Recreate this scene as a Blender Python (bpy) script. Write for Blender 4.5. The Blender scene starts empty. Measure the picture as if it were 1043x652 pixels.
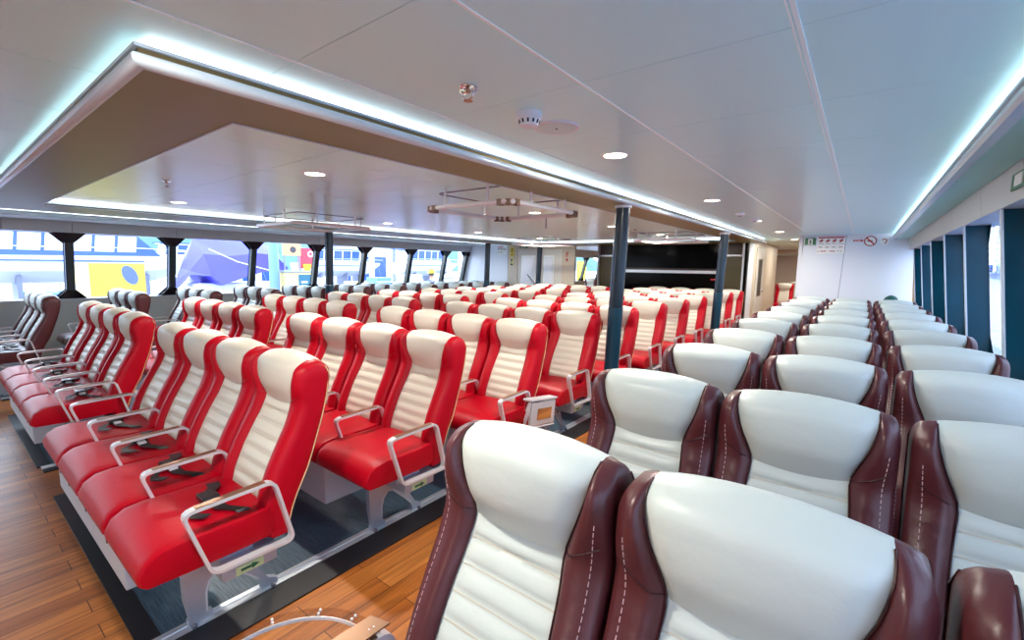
import bpy, bmesh, math, random
from mathutils import Vector, Matrix
random.seed(7)
C = bpy.context.scene.collection
H = 1.52                                     # eye height above the deck

# ------------------------------------------------------------------ materials
def mat(name, col, rough=0.5, metal=0.0, spec=0.5, emis=None, estr=0.0, coat=0.0, bump=None, var=None):
    m = bpy.data.materials.new(name); m.use_nodes = True
    nt = m.node_tree; b = nt.nodes['Principled BSDF']
    b.inputs['Base Color'].default_value = (*col, 1)
    b.inputs['Roughness'].default_value = rough
    b.inputs['Metallic'].default_value = metal
    b.inputs['Specular IOR Level'].default_value = spec
    b.inputs['Coat Weight'].default_value = coat
    b.inputs['Coat Roughness'].default_value = 0.1
    if emis:
        b.inputs['Emission Color'].default_value = (*emis, 1)
        b.inputs['Emission Strength'].default_value = estr
    tc = nt.nodes.new('ShaderNodeTexCoord')
    if var:                                   # (scale, amount): gentle colour mottling
        n = nt.nodes.new('ShaderNodeTexNoise'); n.inputs['Scale'].default_value = var[0]; n.inputs['Detail'].default_value = 4
        nt.links.new(tc.outputs['Object'], n.inputs['Vector'])
        mx = nt.nodes.new('ShaderNodeMix'); mx.data_type = 'RGBA'
        mx.inputs['A'].default_value = (*[c * (1 - var[1]) for c in col], 1)
        mx.inputs['B'].default_value = (*[min(1, c * (1 + var[1])) for c in col], 1)
        nt.links.new(n.outputs['Fac'], mx.inputs['Factor'])
        nt.links.new(mx.outputs['Result'], b.inputs['Base Color'])
    if bump:                                  # (scale, strength, distance)
        n = nt.nodes.new('ShaderNodeTexNoise'); n.inputs['Scale'].default_value = bump[0]; n.inputs['Detail'].default_value = 5
        nt.links.new(tc.outputs['Object'], n.inputs['Vector'])
        bp = nt.nodes.new('ShaderNodeBump'); bp.inputs['Strength'].default_value = bump[1]; bp.inputs['Distance'].default_value = bump[2]
        nt.links.new(n.outputs['Fac'], bp.inputs['Height']); nt.links.new(bp.outputs['Normal'], b.inputs['Normal'])
    return m

def srgb(r, g, b):
    f = lambda c: (c / 255 / 12.92) if c / 255 <= 0.04045 else ((c / 255 + 0.055) / 1.055) ** 2.4
    return (f(r), f(g), f(b))

M = {}
M['cream'] = mat('cream_leather', srgb(220, 216, 202), 0.42, bump=(14, 0.12, 0.02), var=(5, 0.02))
M['ivory'] = mat('daylight_cooled_cream', srgb(206, 215, 210), 0.38, bump=(9, 0.16, 0.03), var=(4, 0.02))  # the same cream leather with cool window daylight put into its colour
M['red'] = mat('red_leather', srgb(180, 0, 28), 0.42, spec=0.22, bump=(30, 0.1, 0.01), var=(6, 0.06))
M['brown'] = mat('maroon_brown_leather', srgb(86, 38, 42), 0.36, bump=(40, 0.15, 0.01), var=(8, 0.14))
M['shell'] = mat('brown_seat_shell', srgb(96, 58, 60), 0.4)
M['redshell'] = mat('red_seat_shell', srgb(170, 12, 36), 0.4)
M['pipe_tan'] = mat('tan_piping', srgb(214, 186, 140), 0.5)
M['pipe_dark'] = mat('dark_piping', srgb(60, 26, 30), 0.5)
M['quilt'] = mat('quilting_seam_thread', srgb(196, 186, 168), 0.6)
M['stitch'] = mat('pale_stitching', srgb(214, 180, 180), 0.6)
M['belt'] = mat('black_webbing', (0.012, 0.012, 0.014), 0.45)
M['buckle'] = mat('black_buckle', (0.02, 0.02, 0.022), 0.25)
M['alu'] = mat('satin_aluminium', srgb(226, 228, 234), 0.32, 0.35)
M['bronze'] = mat('bronze_arm_cap', srgb(168, 132, 108), 0.3, 0.8)
M['whitep'] = mat('white_powder_coat', srgb(205, 212, 222), 0.4)
M['leg'] = mat('silver_grey_casting', srgb(178, 188, 204), 0.35, 0.3)
M['dark'] = mat('dark_hole', (0.01, 0.01, 0.012), 0.6)
M['rail'] = mat('floor_rail_aluminium', srgb(212, 220, 230), 0.3, 0.6)
M['black_rubber'] = mat('black_rubber', srgb(24, 26, 32), 0.45)
M['ceil'] = mat('ceiling_laminate', srgb(206, 248, 252), 0.30, 0.0, 0.35, bump=(1.6, 0.05, 0.05))
M['ceil_in'] = mat('inner_ceiling_laminate', srgb(206, 242, 234), 0.28, 0.0, 0.4, bump=(2.2, 0.07, 0.05))
M['seam'] = mat('white_ceiling_profile', srgb(244, 254, 254), 0.3)
M['lip'] = mat('white_lip_profile', srgb(204, 220, 230), 0.25, 0.0)
M['lipgold'] = mat('champagne_recess_profile', srgb(140, 122, 84), 0.3, 0.7)
M['walnut'] = mat('brushed_walnut_laminate', srgb(120, 114, 50), 0.45, 0.0, var=(3, 0.08), bump=(6, 0.05, 0.02))
M['wallp'] = mat('white_wall_laminate', srgb(224, 230, 240), 0.4)
M['walll'] = mat('light_grey_wall_laminate', srgb(196, 204, 202), 0.5)
M['fascia'] = mat('grey_fascia', srgb(190, 196, 198), 0.5)
M['soffit'] = mat('sea_grey_soffit', srgb(162, 214, 208), 0.4)
M['beige'] = mat('beige_laminate', srgb(202, 190, 172), 0.4)
M['doorw'] = mat('white_door_paint', srgb(214, 212, 206), 0.4)
M['navy'] = mat('navy_gloss_post', (0.003, 0.055, 0.090), 0.22, 0.0, 0.3, var=(2.5, 0.5))
M['blackg'] = mat('black_frit', srgb(12, 14, 26), 0.2)
M['pillar'] = mat('slate_blue_gloss_pillar', srgb(26, 42, 56), 0.25, 0.0, 0.4)
M['sleeve'] = mat('teal_pillar_sleeve', srgb(24, 62, 82), 0.25, 0.0, 0.4)
M['postdark'] = mat('dark_window_post', srgb(46, 56, 58), 0.25, 0.0, 0.6)
M['olive'] = mat('olive_panel', srgb(72, 64, 32), 0.35, var=(60, 0.1))
M['screen'] = mat('black_glass_screen', (0.002, 0.002, 0.002), 0.12, 0, 0.06)
M['led'] = mat('led_strip', (1, 1, 1), 0.5, emis=(0.92, 0.95, 1.0), estr=3.6)
M['lens'] = mat('warm_lamp_lens', (1, 1, 1), 0.5, emis=(1.0, 0.86, 0.62), estr=9)
M['plastic'] = mat('white_plastic', srgb(228, 232, 240), 0.35)
M['chrome'] = mat('chrome', srgb(225, 226, 230), 0.06, 1.0)
M['spk'] = mat('pale_grey_grille', srgb(214, 236, 238), 0.6)
M['green'] = mat('sign_green', srgb(24, 110, 70), 0.4)
M['lime'] = mat('sign_lime_green', srgb(60, 190, 60), 0.4)
M['redp'] = mat('sign_red', srgb(190, 24, 34), 0.4)
M['yellow'] = mat('yellow_paint', srgb(232, 204, 40), 0.5)
M['paper'] = mat('sign_white', srgb(240, 240, 240), 0.4)
M['ink'] = mat('sign_ink', srgb(60, 60, 70), 0.5)
M['inkr'] = mat('sign_red_ink', srgb(170, 50, 60), 0.5)
M['blue'] = mat('blue_paint', srgb(60, 90, 190), 0.5)
M['boatw'] = mat('boat_white', srgb(214, 220, 236), 0.3)
M['boatwin'] = mat('boat_blue_glass', srgb(40, 76, 160), 0.15)
M['tarp'] = mat('blue_tarpaulin', srgb(66, 62, 190), 0.45, var=(1.2, 0.12))
M['skip'] = mat('faded_yellow_paint', srgb(176, 166, 62), 0.6, var=(1.5, 0.08))
M['skipblue'] = mat('grey_blue_patch', srgb(84, 100, 160), 0.6)
M['concrete'] = mat('pale_concrete', srgb(150, 150, 165), 0.8, var=(0.6, 0.06))
M['hill'] = mat('hazy_green_hill', srgb(70, 104, 100), 0.9, var=(0.2, 0.2))
M['teal'] = mat('teal_bin', srgb(40, 96, 120), 0.5)
M['tan'] = mat('tan_board', srgb(230, 160, 110), 0.6)
M['sand'] = mat('sand_board', srgb(216, 196, 130), 0.6)
M['postb'] = mat('pale_blue_post', srgb(104, 140, 206), 0.5)
M['skin'] = mat('skin', srgb(180, 130, 100), 0.5)
M['shirt'] = mat('blue_work_shirt', srgb(80, 96, 190), 0.7)
M['trouser'] = mat('dark_work_trousers', srgb(50, 56, 80), 0.7)
M['hair'] = mat('black_hair', (0.02, 0.02, 0.02), 0.5)
M['bldg'] = mat('pale_building', srgb(190, 195, 205), 0.8)
M['pink'] = mat('pink_banner', srgb(230, 110, 140), 0.6)
M['steel'] = mat('galvanised_steel', srgb(130, 135, 150), 0.5, 0.5)

# clear acrylic and window panes
def glassmat(name, tint, fac):
    m = bpy.data.materials.new(name); m.use_nodes = True; nt = m.node_tree
    for n in list(nt.nodes): nt.nodes.remove(n)
    out = nt.nodes.new('ShaderNodeOutputMaterial'); mx = nt.nodes.new('ShaderNodeMixShader')
    tr = nt.nodes.new('ShaderNodeBsdfTransparent'); tr.inputs['Color'].default_value = (*tint, 1)
    gl = nt.nodes.new('ShaderNodeBsdfGlossy'); gl.inputs['Roughness'].default_value = 0.02
    fr = nt.nodes.new('ShaderNodeFresnel'); fr.inputs['IOR'].default_value = fac
    nt.links.new(fr.outputs[0], mx.inputs[0]); nt.links.new(tr.outputs[0], mx.inputs[1]); nt.links.new(gl.outputs[0], mx.inputs[2])
    nt.links.new(mx.outputs[0], out.inputs[0]); return m
M['glass'] = glassmat('window_glass', (0.96, 0.98, 1.0), 1.18)
M['tinted'] = glassmat('tinted_window_glass', (.46, .50, .60), 1.18)
M['acrylic'] = glassmat('clear_acrylic', (0.88, 0.84, 0.82), 1.18)
M['clear'] = glassmat('clear_sheet', (0.97, 0.96, 0.95), 1.04)

def woodfloor():
    m = bpy.data.materials.new('wood_plank_vinyl'); m.use_nodes = True; nt = m.node_tree; b = nt.nodes['Principled BSDF']
    tc = nt.nodes.new('ShaderNodeTexCoord'); mp = nt.nodes.new('ShaderNodeMapping'); mp.inputs['Rotation'].default_value = (0, 0, math.pi / 2)
    nt.links.new(tc.outputs['Object'], mp.inputs['Vector'])
    br = nt.nodes.new('ShaderNodeTexBrick'); br.inputs['Scale'].default_value = 1
    br.inputs['Brick Width'].default_value = 0.9; br.inputs['Row Height'].default_value = 0.11
    br.inputs['Mortar Size'].default_value = 0.0022; br.inputs['Mortar Smooth'].default_value = 0.3; br.offset = 0.37
    br.inputs['Color1'].default_value = (*srgb(204, 130, 60), 1); br.inputs['Color2'].default_value = (*srgb(166, 94, 34), 1)
    br.inputs['Mortar'].default_value = (*srgb(74, 36, 16), 1)
    nt.links.new(mp.outputs[0], br.inputs['Vector'])
    mp2 = nt.nodes.new('ShaderNodeMapping'); mp2.inputs['Scale'].default_value = (22, 1.6, 1)
    nt.links.new(tc.outputs['Object'], mp2.inputs['Vector'])
    n = nt.nodes.new('ShaderNodeTexNoise'); n.inputs['Scale'].default_value = 1.5; n.inputs['Detail'].default_value = 8; n.inputs['Distortion'].default_value = 0.8
    nt.links.new(mp2.outputs[0], n.inputs['Vector'])
    cr = nt.nodes.new('ShaderNodeValToRGB'); cr.color_ramp.elements[0].position = 0.35; cr.color_ramp.elements[0].color = (0.45, 0.40, 0.36, 1)
    cr.color_ramp.elements[1].position = 0.62; cr.color_ramp.elements[1].color = (1, 1, 1, 1)
    nt.links.new(n.outputs['Fac'], cr.inputs[0])
    mx = nt.nodes.new('ShaderNodeMix'); mx.data_type = 'RGBA'; mx.blend_type = 'MULTIPLY'; mx.inputs['Factor'].default_value = 0.75
    nt.links.new(br.outputs['Color'], mx.inputs['A']); nt.links.new(cr.outputs[0], mx.inputs['B'])
    nt.links.new(mx.outputs['Result'], b.inputs['Base Color']); b.inputs['Roughness'].default_value = 0.38
    return m
M['wood'] = woodfloor()

def ribmat():
    m = mat('dark_teal_ribbed_mat', srgb(58, 72, 84), 0.4); nt = m.node_tree; b = nt.nodes['Principled BSDF']
    tc = nt.nodes.new('ShaderNodeTexCoord'); mp = nt.nodes.new('ShaderNodeMapping'); mp.inputs['Scale'].default_value = (3, 60, 1)
    nt.links.new(tc.outputs['Object'], mp.inputs[0]); n = nt.nodes.new('ShaderNodeTexNoise'); n.inputs['Scale'].default_value = 3; n.inputs['Detail'].default_value = 5
    nt.links.new(mp.outputs[0], n.inputs['Vector']); cr = nt.nodes.new('ShaderNodeValToRGB')
    cr.color_ramp.elements[0].position = 0.3; cr.color_ramp.elements[0].color = (*srgb(34, 66, 88), 1)
    cr.color_ramp.elements[1].position = 0.75; cr.color_ramp.elements[1].color = (*srgb(96, 120, 138), 1)
    nt.links.new(n.outputs['Fac'], cr.inputs[0]); nt.links.new(cr.outputs[0], b.inputs['Base Color']); return m
M['mat'] = ribmat()

def watermat():
    m = mat('harbour_water', srgb(120, 140, 175), 0.15); nt = m.node_tree; b = nt.nodes['Principled BSDF']
    tc = nt.nodes.new('ShaderNodeTexCoord'); n = nt.nodes.new('ShaderNodeTexNoise'); n.inputs['Scale'].default_value = 0.6; n.inputs['Detail'].default_value = 6
    nt.links.new(tc.outputs['Object'], n.inputs['Vector']); bp = nt.nodes.new('ShaderNodeBump'); bp.inputs['Strength'].default_value = 0.4; bp.inputs['Distance'].default_value = 0.3
    nt.links.new(n.outputs['Fac'], bp.inputs['Height']); nt.links.new(bp.outputs[0], b.inputs['Normal']); return m
M['water'] = watermat()

# ------------------------------------------------------------------ mesh helpers
class MB:
    def __init__(s): s.v = []; s.f = []
    def add(s, vs, fs):
        o = len(s.v); s.v += [tuple(v) for v in vs]; s.f += [tuple(i + o for i in f) for f in fs]; return s
    def box(s, x0, x1, y0, y1, z0, z1, bev=0.0):
        if bev <= 0:
            vs = [(x, y, z) for z in (z0, z1) for y in (y0, y1) for x in (x0, x1)]
            return s.add(vs, [(0, 2, 3, 1), (4, 5, 7, 6), (0, 1, 5, 4), (2, 6, 7, 3), (0, 4, 6, 2), (1, 3, 7, 5)])
        bm = bmesh.new(); bmesh.ops.create_cube(bm, size=1)
        bmesh.ops.transform(bm, matrix=Matrix.Translation(((x0 + x1) / 2, (y0 + y1) / 2, (z0 + z1) / 2)) @ Matrix.Diagonal((x1 - x0, y1 - y0, z1 - z0, 1)), verts=bm.verts)
        bmesh.ops.bevel(bm, geom=bm.edges[:], offset=bev, segments=2, affect='EDGES', profile=0.6)
        s.add([v.co[:] for v in bm.verts], [[v.index for v in f.verts] for f in bm.faces]); bm.free(); return s
    def prism(s, pts, axis, a, b):
        """extrude a 2-D outline between a and b along axis (x: pts are y,z; y: x,z; z: x,y)"""
        def P(p, t): return {'x': (t, p[0], p[1]), 'y': (p[0], t, p[1]), 'z': (p[0], p[1], t)}[axis]
        n = len(pts); vs = [P(p, a) for p in pts] + [P(p, b) for p in pts]
        fs = [tuple(range(n)), tuple(reversed(range(n, 2 * n)))] + [(i, (i + 1) % n, n + (i + 1) % n, n + i) for i in range(n)]
        return s.add(vs, fs)
    def tube(s, path, r, n=8, closed=False, rz=None):
        P = [Vector(p) for p in path]; m = len(P); vs = []; fs = []
        up = Vector((0, 0, 1))
        for i, p in enumerate(P):
            if closed: t = (P[(i + 1) % m] - P[i - 1])
            else: t = P[min(i + 1, m - 1)] - P[max(i - 1, 0)]
            t.normalize(); a = t.cross(up)
            if a.length < 1e-3: a = t.cross(Vector((1, 0, 0)))
            a.normalize(); b = a.cross(t); rr = r[i] if isinstance(r, (list, tuple)) else r
            for k in range(n):
                an = 2 * math.pi * k / n; vs.append(p + a * math.cos(an) * rr + b * math.sin(an) * (rz or rr))
        for i in range(m if closed else m - 1):
            for k in range(n):
                j = (i + 1) % m; fs.append((i * n + k, i * n + (k + 1) % n, j * n + (k + 1) % n, j * n + k))
        if not closed: fs += [tuple(reversed(range(n))), tuple(range((m - 1) * n, m * n))]
        return s.add(vs, fs)
    def bar(s, path, w, t, wdir=(1, 0, 0), closed=False):
        """flat bar: width w along wdir, thickness t in the path's plane"""
        P = [Vector(p) for p in path]; m = len(P); wd = Vector(wdir).normalized(); vs = []; fs = []
        for i, p in enumerate(P):
            tg = (P[(i + 1) % m] - P[i - 1]) if closed else (P[min(i + 1, m - 1)] - P[max(i - 1, 0)])
            tg.normalize(); nn = tg.cross(wd); nn.normalize()
            for a, b in ((-1, -1), (1, -1), (1, 1), (-1, 1)): vs.append(p + wd * (a * w / 2) + nn * (b * t / 2))
        for i in range(m if closed else m - 1):
            j = (i + 1) % m
            for k in range(4): fs.append((i * 4 + k, i * 4 + (k + 1) % 4, j * 4 + (k + 1) % 4, j * 4 + k))
        if not closed: fs += [(3, 2, 1, 0), tuple(range((m - 1) * 4, m * 4))]
        return s.add(vs, fs)
    def lathe(s, prof, cx=0, cy=0, n=24, cz=0):
        vs = []; fs = []
        for r, z in prof:
            for k in range(n): an = 2 * math.pi * k / n; vs.append((cx + r * math.cos(an), cy + r * math.sin(an), cz + z))
        for i in range(len(prof) - 1):
            for k in range(n): fs.append((i * n + k, i * n + (k + 1) % n, (i + 1) * n + (k + 1) % n, (i + 1) * n + k))
        fs += [tuple(reversed(range(n))), tuple(range((len(prof) - 1) * n, len(prof) * n))]
        return s.add(vs, fs)
    def build(s, name, m, parent=None, smooth=False, angle=40):
        me = bpy.data.meshes.new(name); me.from_pydata(s.v, [], s.f); me.update()
        bm = bmesh.new(); bm.from_mesh(me); bmesh.ops.recalc_face_normals(bm, faces=bm.faces[:]); bm.to_mesh(me); bm.free()
        me.materials.append(M[m] if isinstance(m, str) else m)
        if smooth:
            for p in me.polygons: p.use_smooth = True
            try: me.set_sharp_from_angle(angle=math.radians(angle))
            except Exception: pass
        o = bpy.data.objects.new(name, me); C.objects.link(o)
        if parent: o.parent = parent
        return o

def arc(pts, r, n=4, closed=False):
    """round the corners of a 3-D polyline"""
    P = [Vector(p) for p in pts]; out = []; m = len(P)
    for i, p in enumerate(P):
        if not closed and i in (0, m - 1): out.append(p); continue
        a = P[i - 1] - p; b = P[(i + 1) % m] - p; d = min(r, a.length * 0.45, b.length * 0.45)
        s = p + a.normalized() * d; e = p + b.normalized() * d
        for k in range(n + 1):
            t = k / n; out.append(s * (1 - t) ** 2 + p * 2 * t * (1 - t) + e * t ** 2)
    return out

def tag(o, label=None, cat=None, group=None, kind=None):
    if label: o['label'] = label
    if cat: o['category'] = cat
    if group: o['group'] = group
    if kind: o['kind'] = kind
    return o
def empty(name, loc, rz=0):
    o = bpy.data.objects.new(name, None); o.location = loc; o.rotation_euler = (0, 0, rz); o.empty_display_size = 0.1; C.objects.link(o); return o
def S(o): o['kind'] = 'structure'; return o
def copy_tree(o, parent=None):
    c = o.copy(); C.objects.link(c); c.parent = parent
    for k in ('label', 'category', 'group'):
        if parent is None and k in c: del c[k]
    for ch in list(o.children): copy_tree(ch, c)
    return c

# ------------------------------------------------------------------ the deck
S(MB().box(-9.6, 1.0, -5.0, 26, -0.06, 0).build('floor', 'wood'))

# ------------------------------------------------------------------ ceilings (heights above eye: main .63, inner .60, raft bottom .54)
ZC, ZI, ZB = H + .63, H + .60, H + .54
RX0, RX1, RY0, RY1 = -7.45, -1.655, .425, 10.75       # raft outline
OX0, OX1, OY0, OY1 = -6.53, -2.01, .80, 9.6           # opening in the raft
mb = MB()
xs = [-8.3 + 0.0] + [-1.477 - .645 * k for k in range(10, 0, -1)] + [-1.477, -.829, -.187, .42]
ys = [-5.25 + .67 * k for k in range(0, 24)] + [10.83 + 1.2 * k for k in range(0, 13)]
for i in range(len(xs) - 1):
    for j in range(len(ys) - 1):
        if xs[i] > -7.4 and xs[i + 1] < -1.9 and ys[j] > 1.2 and ys[j + 1] < 9.5: continue
        if xs[i + 1] - xs[i] < .05: continue
        mb.box(xs[i] + .0025, xs[i + 1] - .0025, ys[j] + .0012, ys[j + 1] - .0012, ZC, ZC + .02)
S(mb.build('ceiling', 'ceil'))
S(MB().box(-9.6, 1.1, -5.0, 26, ZC + .024, ZC + .06).build('ceiling_backing', 'walll'))
mb = MB()
for x, w in ((-1.477, .006), (-.829, .008), (-.187, .012)):
    mb.box(x - w / 2, x + w / 2, -5.0, 26, ZC - .003, ZC + .022)
mb.box(-.187 - .016, -.187 - .011, -5.0, 26, ZC - .002, ZC + .022)
S(mb.build('trim_1', 'seam'))
# inner lower ceiling of glossy panels inside the opening
mb = MB(); ix = [OX0 + .0, -5.81, -5.16, -4.51, -3.86, -3.21, -2.56, OX1]; iy = [OY0, 1.43] + [1.43 + .65 * k for k in range(1, 13)] + [OY1]
for i in range(len(ix) - 1):
    for j in range(len(iy) - 1):
        if iy[j + 1] > iy[j] + .02: mb.box(ix[i] + .002, ix[i + 1] - .002, iy[j] + .002, iy[j + 1] - .002, ZI, ZI + .01)
S(mb.build('ceiling_inner', 'ceil_in'))
S(MB().box(OX0, OX1, OY0, OY1, ZI + .012, ZI + .02).build('ceiling_inner_backing', 'ink'))

# the raft: a hanging frame with lip profile and walnut underside
def frame_sweep(mb, x0, x1, y0, y1, prof, closed_prof=True):
    n = len(prof); cs = []
    for cx, cy, sx, sy in ((x0, y0, -1, -1), (x1, y0, 1, -1), (x1, y1, 1, 1), (x0, y1, -1, 1)):
        cs += [(cx + sx * o, cy + sy * o, z) for o, z in prof]
    fs = []
    for c in range(4):
        d = (c + 1) % 4
        for k in range(n if closed_prof else n - 1):
            l = (k + 1) % n; fs.append((c * n + k, d * n + k, d * n + l, c * n + l))
    return mb.add(cs, fs)
raft = empty('ceiling_raft', (0, 0, 0)); tag(raft, 'hanging walnut-faced rectangular ceiling frame with pale lit lip over the centre seats', 'ceiling raft')
mb = MB()                                               # walnut underside, 4 mitred boards
for q in (((RX0, RY0), (RX1, RY0), (OX1, OY0), (OX0, OY0)), ((RX1, RY0), (RX1, RY1), (OX1, OY1), (OX1, OY0)),
          ((RX1, RY1), (RX0, RY1), (OX0, OY1), (OX1, OY1)), ((RX0, RY1), (RX0, RY0), (OX0, OY0), (OX0, OY1))):
    mb.prism(q, 'z', ZB, ZB + .012)
mb.build('underside_board', 'walnut', raft)
lipp = [(-.012, ZB - .002), (.004, ZB - .003), (.016, ZB + .003), (.022, ZB + .012), (.022, ZB + .024), (.016, ZB + .032), (.004, ZB + .034), (-.012, ZB + .034)]
frame_sweep(MB(), RX0, RX1, RY0, RY1, lipp).build('edge_lip', 'lip', raft, True, 60)
frame_sweep(MB(), RX0, RX1, RY0, RY1, [(-.012, ZB + .034), (.001, ZB + .034), (.001, ZB + .050), (-.012, ZB + .050)]).build('recess_band', 'lipgold', raft)
frame_sweep(MB(), RX0, RX1, RY0, RY1, [(-.012, ZB + .050), (.012, ZB + .050), (.012, ZB + .060), (-.012, ZB + .060)]).build('top_strip', 'lip', raft)
frame_sweep(MB(), OX0, OX1, OY0, OY1, [(0, ZB - .004), (.006, ZB - .004), (.006, ZI), (0, ZI)]).build('opening_trim', 'lip', raft)
mb = frame_sweep(MB(), RX0 + .05, RX1 - .05, RY0 + .05, RY1 - .05, [(0, ZB + .066), (.012, ZB + .066), (.012, ZC - .004), (0, ZC - .004)])
mb.build('light_strip', 'led', raft)
# light strip along the window side of the opening
MB().box(OX0 + .01, OX0 + .022, OY0 + .05, OY1 - .05, ZI - .018, ZI - .006).build('light_strip', 'led', raft)
MB().box(OX0 + .05, OX1 - .05, OY1 - .02, OY1 - .008, ZI - .018, ZI - .006).build('light_strip', 'led', raft)

# side soffits with their own lit lips
def soffit(nm, xl, xw, sgn):
    mb = MB(); zb = H + .535
    mb.prism([(xl + sgn * .03, zb), (xw, zb), (xw, zb + .02), (xl + sgn * .03, zb + .02)], 'y', -5.0, 10.0)
    S(mb.build(nm, 'soffit'))
for nm, xl, xw, sgn, lp, yend in (('ceiling_soffit_right', .335, .60, 1, 'trim_2', 10.0), ('ceiling_soffit_left', -8.30, -8.99, -1, 'trim_3', 9.7)):
    zb = H + .535
    a, b = sorted((xl + sgn * .03, xw))
    S(MB().box(a, b, -5.0, yend, zb, zb + .02).build(nm, 'soffit' if sgn > 0 else 'fascia'))
    pts = [(xl + sgn * .05, zb - .004), (xl + sgn * .012, zb - .002), (xl, zb + .010), (xl, zb + .028), (xl + sgn * .010, zb + .034), (xl + sgn * .010, zb + .046), (xl - sgn * .002, zb + .046), (xl - sgn * .002, zb + .058), (xl + sgn * .05, zb + .058)]
    S(MB().prism(pts, 'y', -5.0, yend).build(lp, 'lip'))
    led = MB(); x0 = xl + sgn * .05; led.box(min(x0, x0 + sgn * .01), max(x0, x0 + sgn * .01), -5.0, yend - .03, zb + .064, ZC - .004)
    S(led.build('trim_4' if sgn > 0 else 'trim_5', 'led'))

# ------------------------------------------------------------------ side walls
def Xr(zr): return .58 + .11 * (.35 - zr)              # right wall leans in towards the top (zr: height above eye)
def Xl(zr): return -9.0 - .26 * (.375 - zr)
def wall_strip(nm, X, z0, z1, y0, y1, th, m, side):
    mb = MB(); s = 1 if side == 'r' else -1
    mb.prism([(X(z0), H + z0), (X(z1), H + z1), (X(z1) + s * th, H + z1), (X(z0) + s * th, H + z0)], 'y', y0, y1)
    return mb.build(nm, m)
S(wall_strip('wall_right', Xr, -1.52, -.62, -5.0, 10.0, .25, 'walll', 'r'))
S(wall_strip('wall_left', Xl, -1.52, -.587, -5.0, 25, .20, 'walll', 'l'))
S(wall_strip('trim_6', lambda z: Xl(z) + .02, -.60, -.575, -5.0, 25, .22, 'whitep', 'l'))
# fascias above the windows, in panels
def fascia(nm, X, z0, z1, cuts, side):
    mb = MB(); s = 1 if side == 'r' else -1
    for a, b in zip(cuts[:-1], cuts[1:]):
        mb.prism([(X(z0), H + z0), (X(z1), H + z1), (X(z1) + s * .2, H + z1), (X(z0) + s * .2, H + z0)], 'y', a + .004, b - .004)
    S(mb.build(nm, 'fascia'))
fascia('wall_right_fascia', lambda z: Xr(z) - .012, .352, .535, [-5.0, -1.2, 0, 1.2, 2.2, 3.2, 4.2, 5.4, 6.8, 8.4, 10.0], 'r')
fascia('wall_left_fascia', lambda z: Xl(z) + .012, .377, .535, [-5.0, -.6, .7, 1.38, 2.62, 3.9, 5.1, 6.3, 7.6, 8.8, 9.7], 'l')
S(MB().box(.565, .60, -5.0, 10, H + .53, H + .542).build('trim_7', 'seam'))
fascia('wall_left_fascia_rear', lambda z: Xl(z) + .012, .377, .70, [9.75, 13, 16, 19, 22, 25], 'l')

# window bays
LP = [-4.9, -3.65, -2.4, -1.15, .10, 1.34, 2.58, 3.85, 5.10, 6.26, 7.60, 8.80, 9.62]
LP2 = [9.9, 11.2, 12.6, 14.0, 15.35, 16.75, 18.1, 19.5, 21.0, 22.5]
RP = [-4.9, -3.65, -2.4, -1.15, .05, 1.25, 2.45, 3.70, 4.90, 6.00, 7.12, 8.25, 9.40]
wn = 0
def windows(posts, X, z0, z1, side, off):
    global wn
    s = 1 if side == 'r' else -1
    for a, b in zip(posts[:-1], posts[1:]):
        wn += 1
        w = S(empty('window_%d' % wn, (0, 0, 0)))
        mb = MB(); mb.add([(X(z0) + s * off, a, H + z0), (X(z0) + s * off, b, H + z0), (X(z1) + s * off, b, H + z1), (X(z1) + s * off, a, H + z1)], [(0, 1, 2, 3)])
        mb.build('pane', 'glass' if side == 'l' else 'tinted', w)
        # rounded black border (corner triangles and slim edge) on the glass
        mb = MB(); o = off - .004; d = .20 if side == 'l' else .12; e = .15; g = .055 if side == 'l' else .012
        def P(y, z): return (X(z) + s * o, y, H + z)
        for yy, dy in ((a, 1), (b, -1)):
            for zz, dz in ((z0, 1), (z1, -1)):
                mb.add([P(yy, zz), P(yy + dy * d, zz), P(yy + dy * g, zz + dz * e), P(yy, zz + dz * e)], [(0, 1, 2, 3)])
            mb.add([P(yy, z0 + e), P(yy + dy * g, z0 + e), P(yy + dy * g, z1 - e), P(yy, z1 - e)], [(0, 1, 2, 3)])
        mb.build('border', 'blackg', w)
windows(LP, Xl, -.585, .375, 'l', .10)
windows(LP2, Xl, -.585, .375, 'l', .10)
windows(RP, Xr, -.62, .352, 'r', .13)
tn = 10
for y in LP + LP2[1:]:
    tn += 1
    mb = MB(); w = .048
    mb.prism([(Xl(-.585), H - .585), (Xl(.377), H + .377), (Xl(.377) - .095, H + .377), (Xl(-.585) - .095, H - .585)], 'y', y - w, y + w)
    p = S(mb.build('trim_%d' % tn, 'postdark'))
    g = MB()                                            # flared foot and head plates
    for zz, dz in ((-.585, .14), (.377, -.14)):
        sh = [(y - .17, zz), (y + .17, zz), (y + .055, zz + dz), (y - .055, zz + dz)]
        g.add([(Xl(z) + .004 - .008 * k, yy, H + z) for k in (0, 1) for yy, z in sh], [(0, 1, 2, 3), (7, 6, 5, 4), (0, 4, 5, 1), (1, 5, 6, 2), (2, 6, 7, 3), (3, 7, 4, 0)])
    g.build('flared_plate', 'blackg', p)
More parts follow.
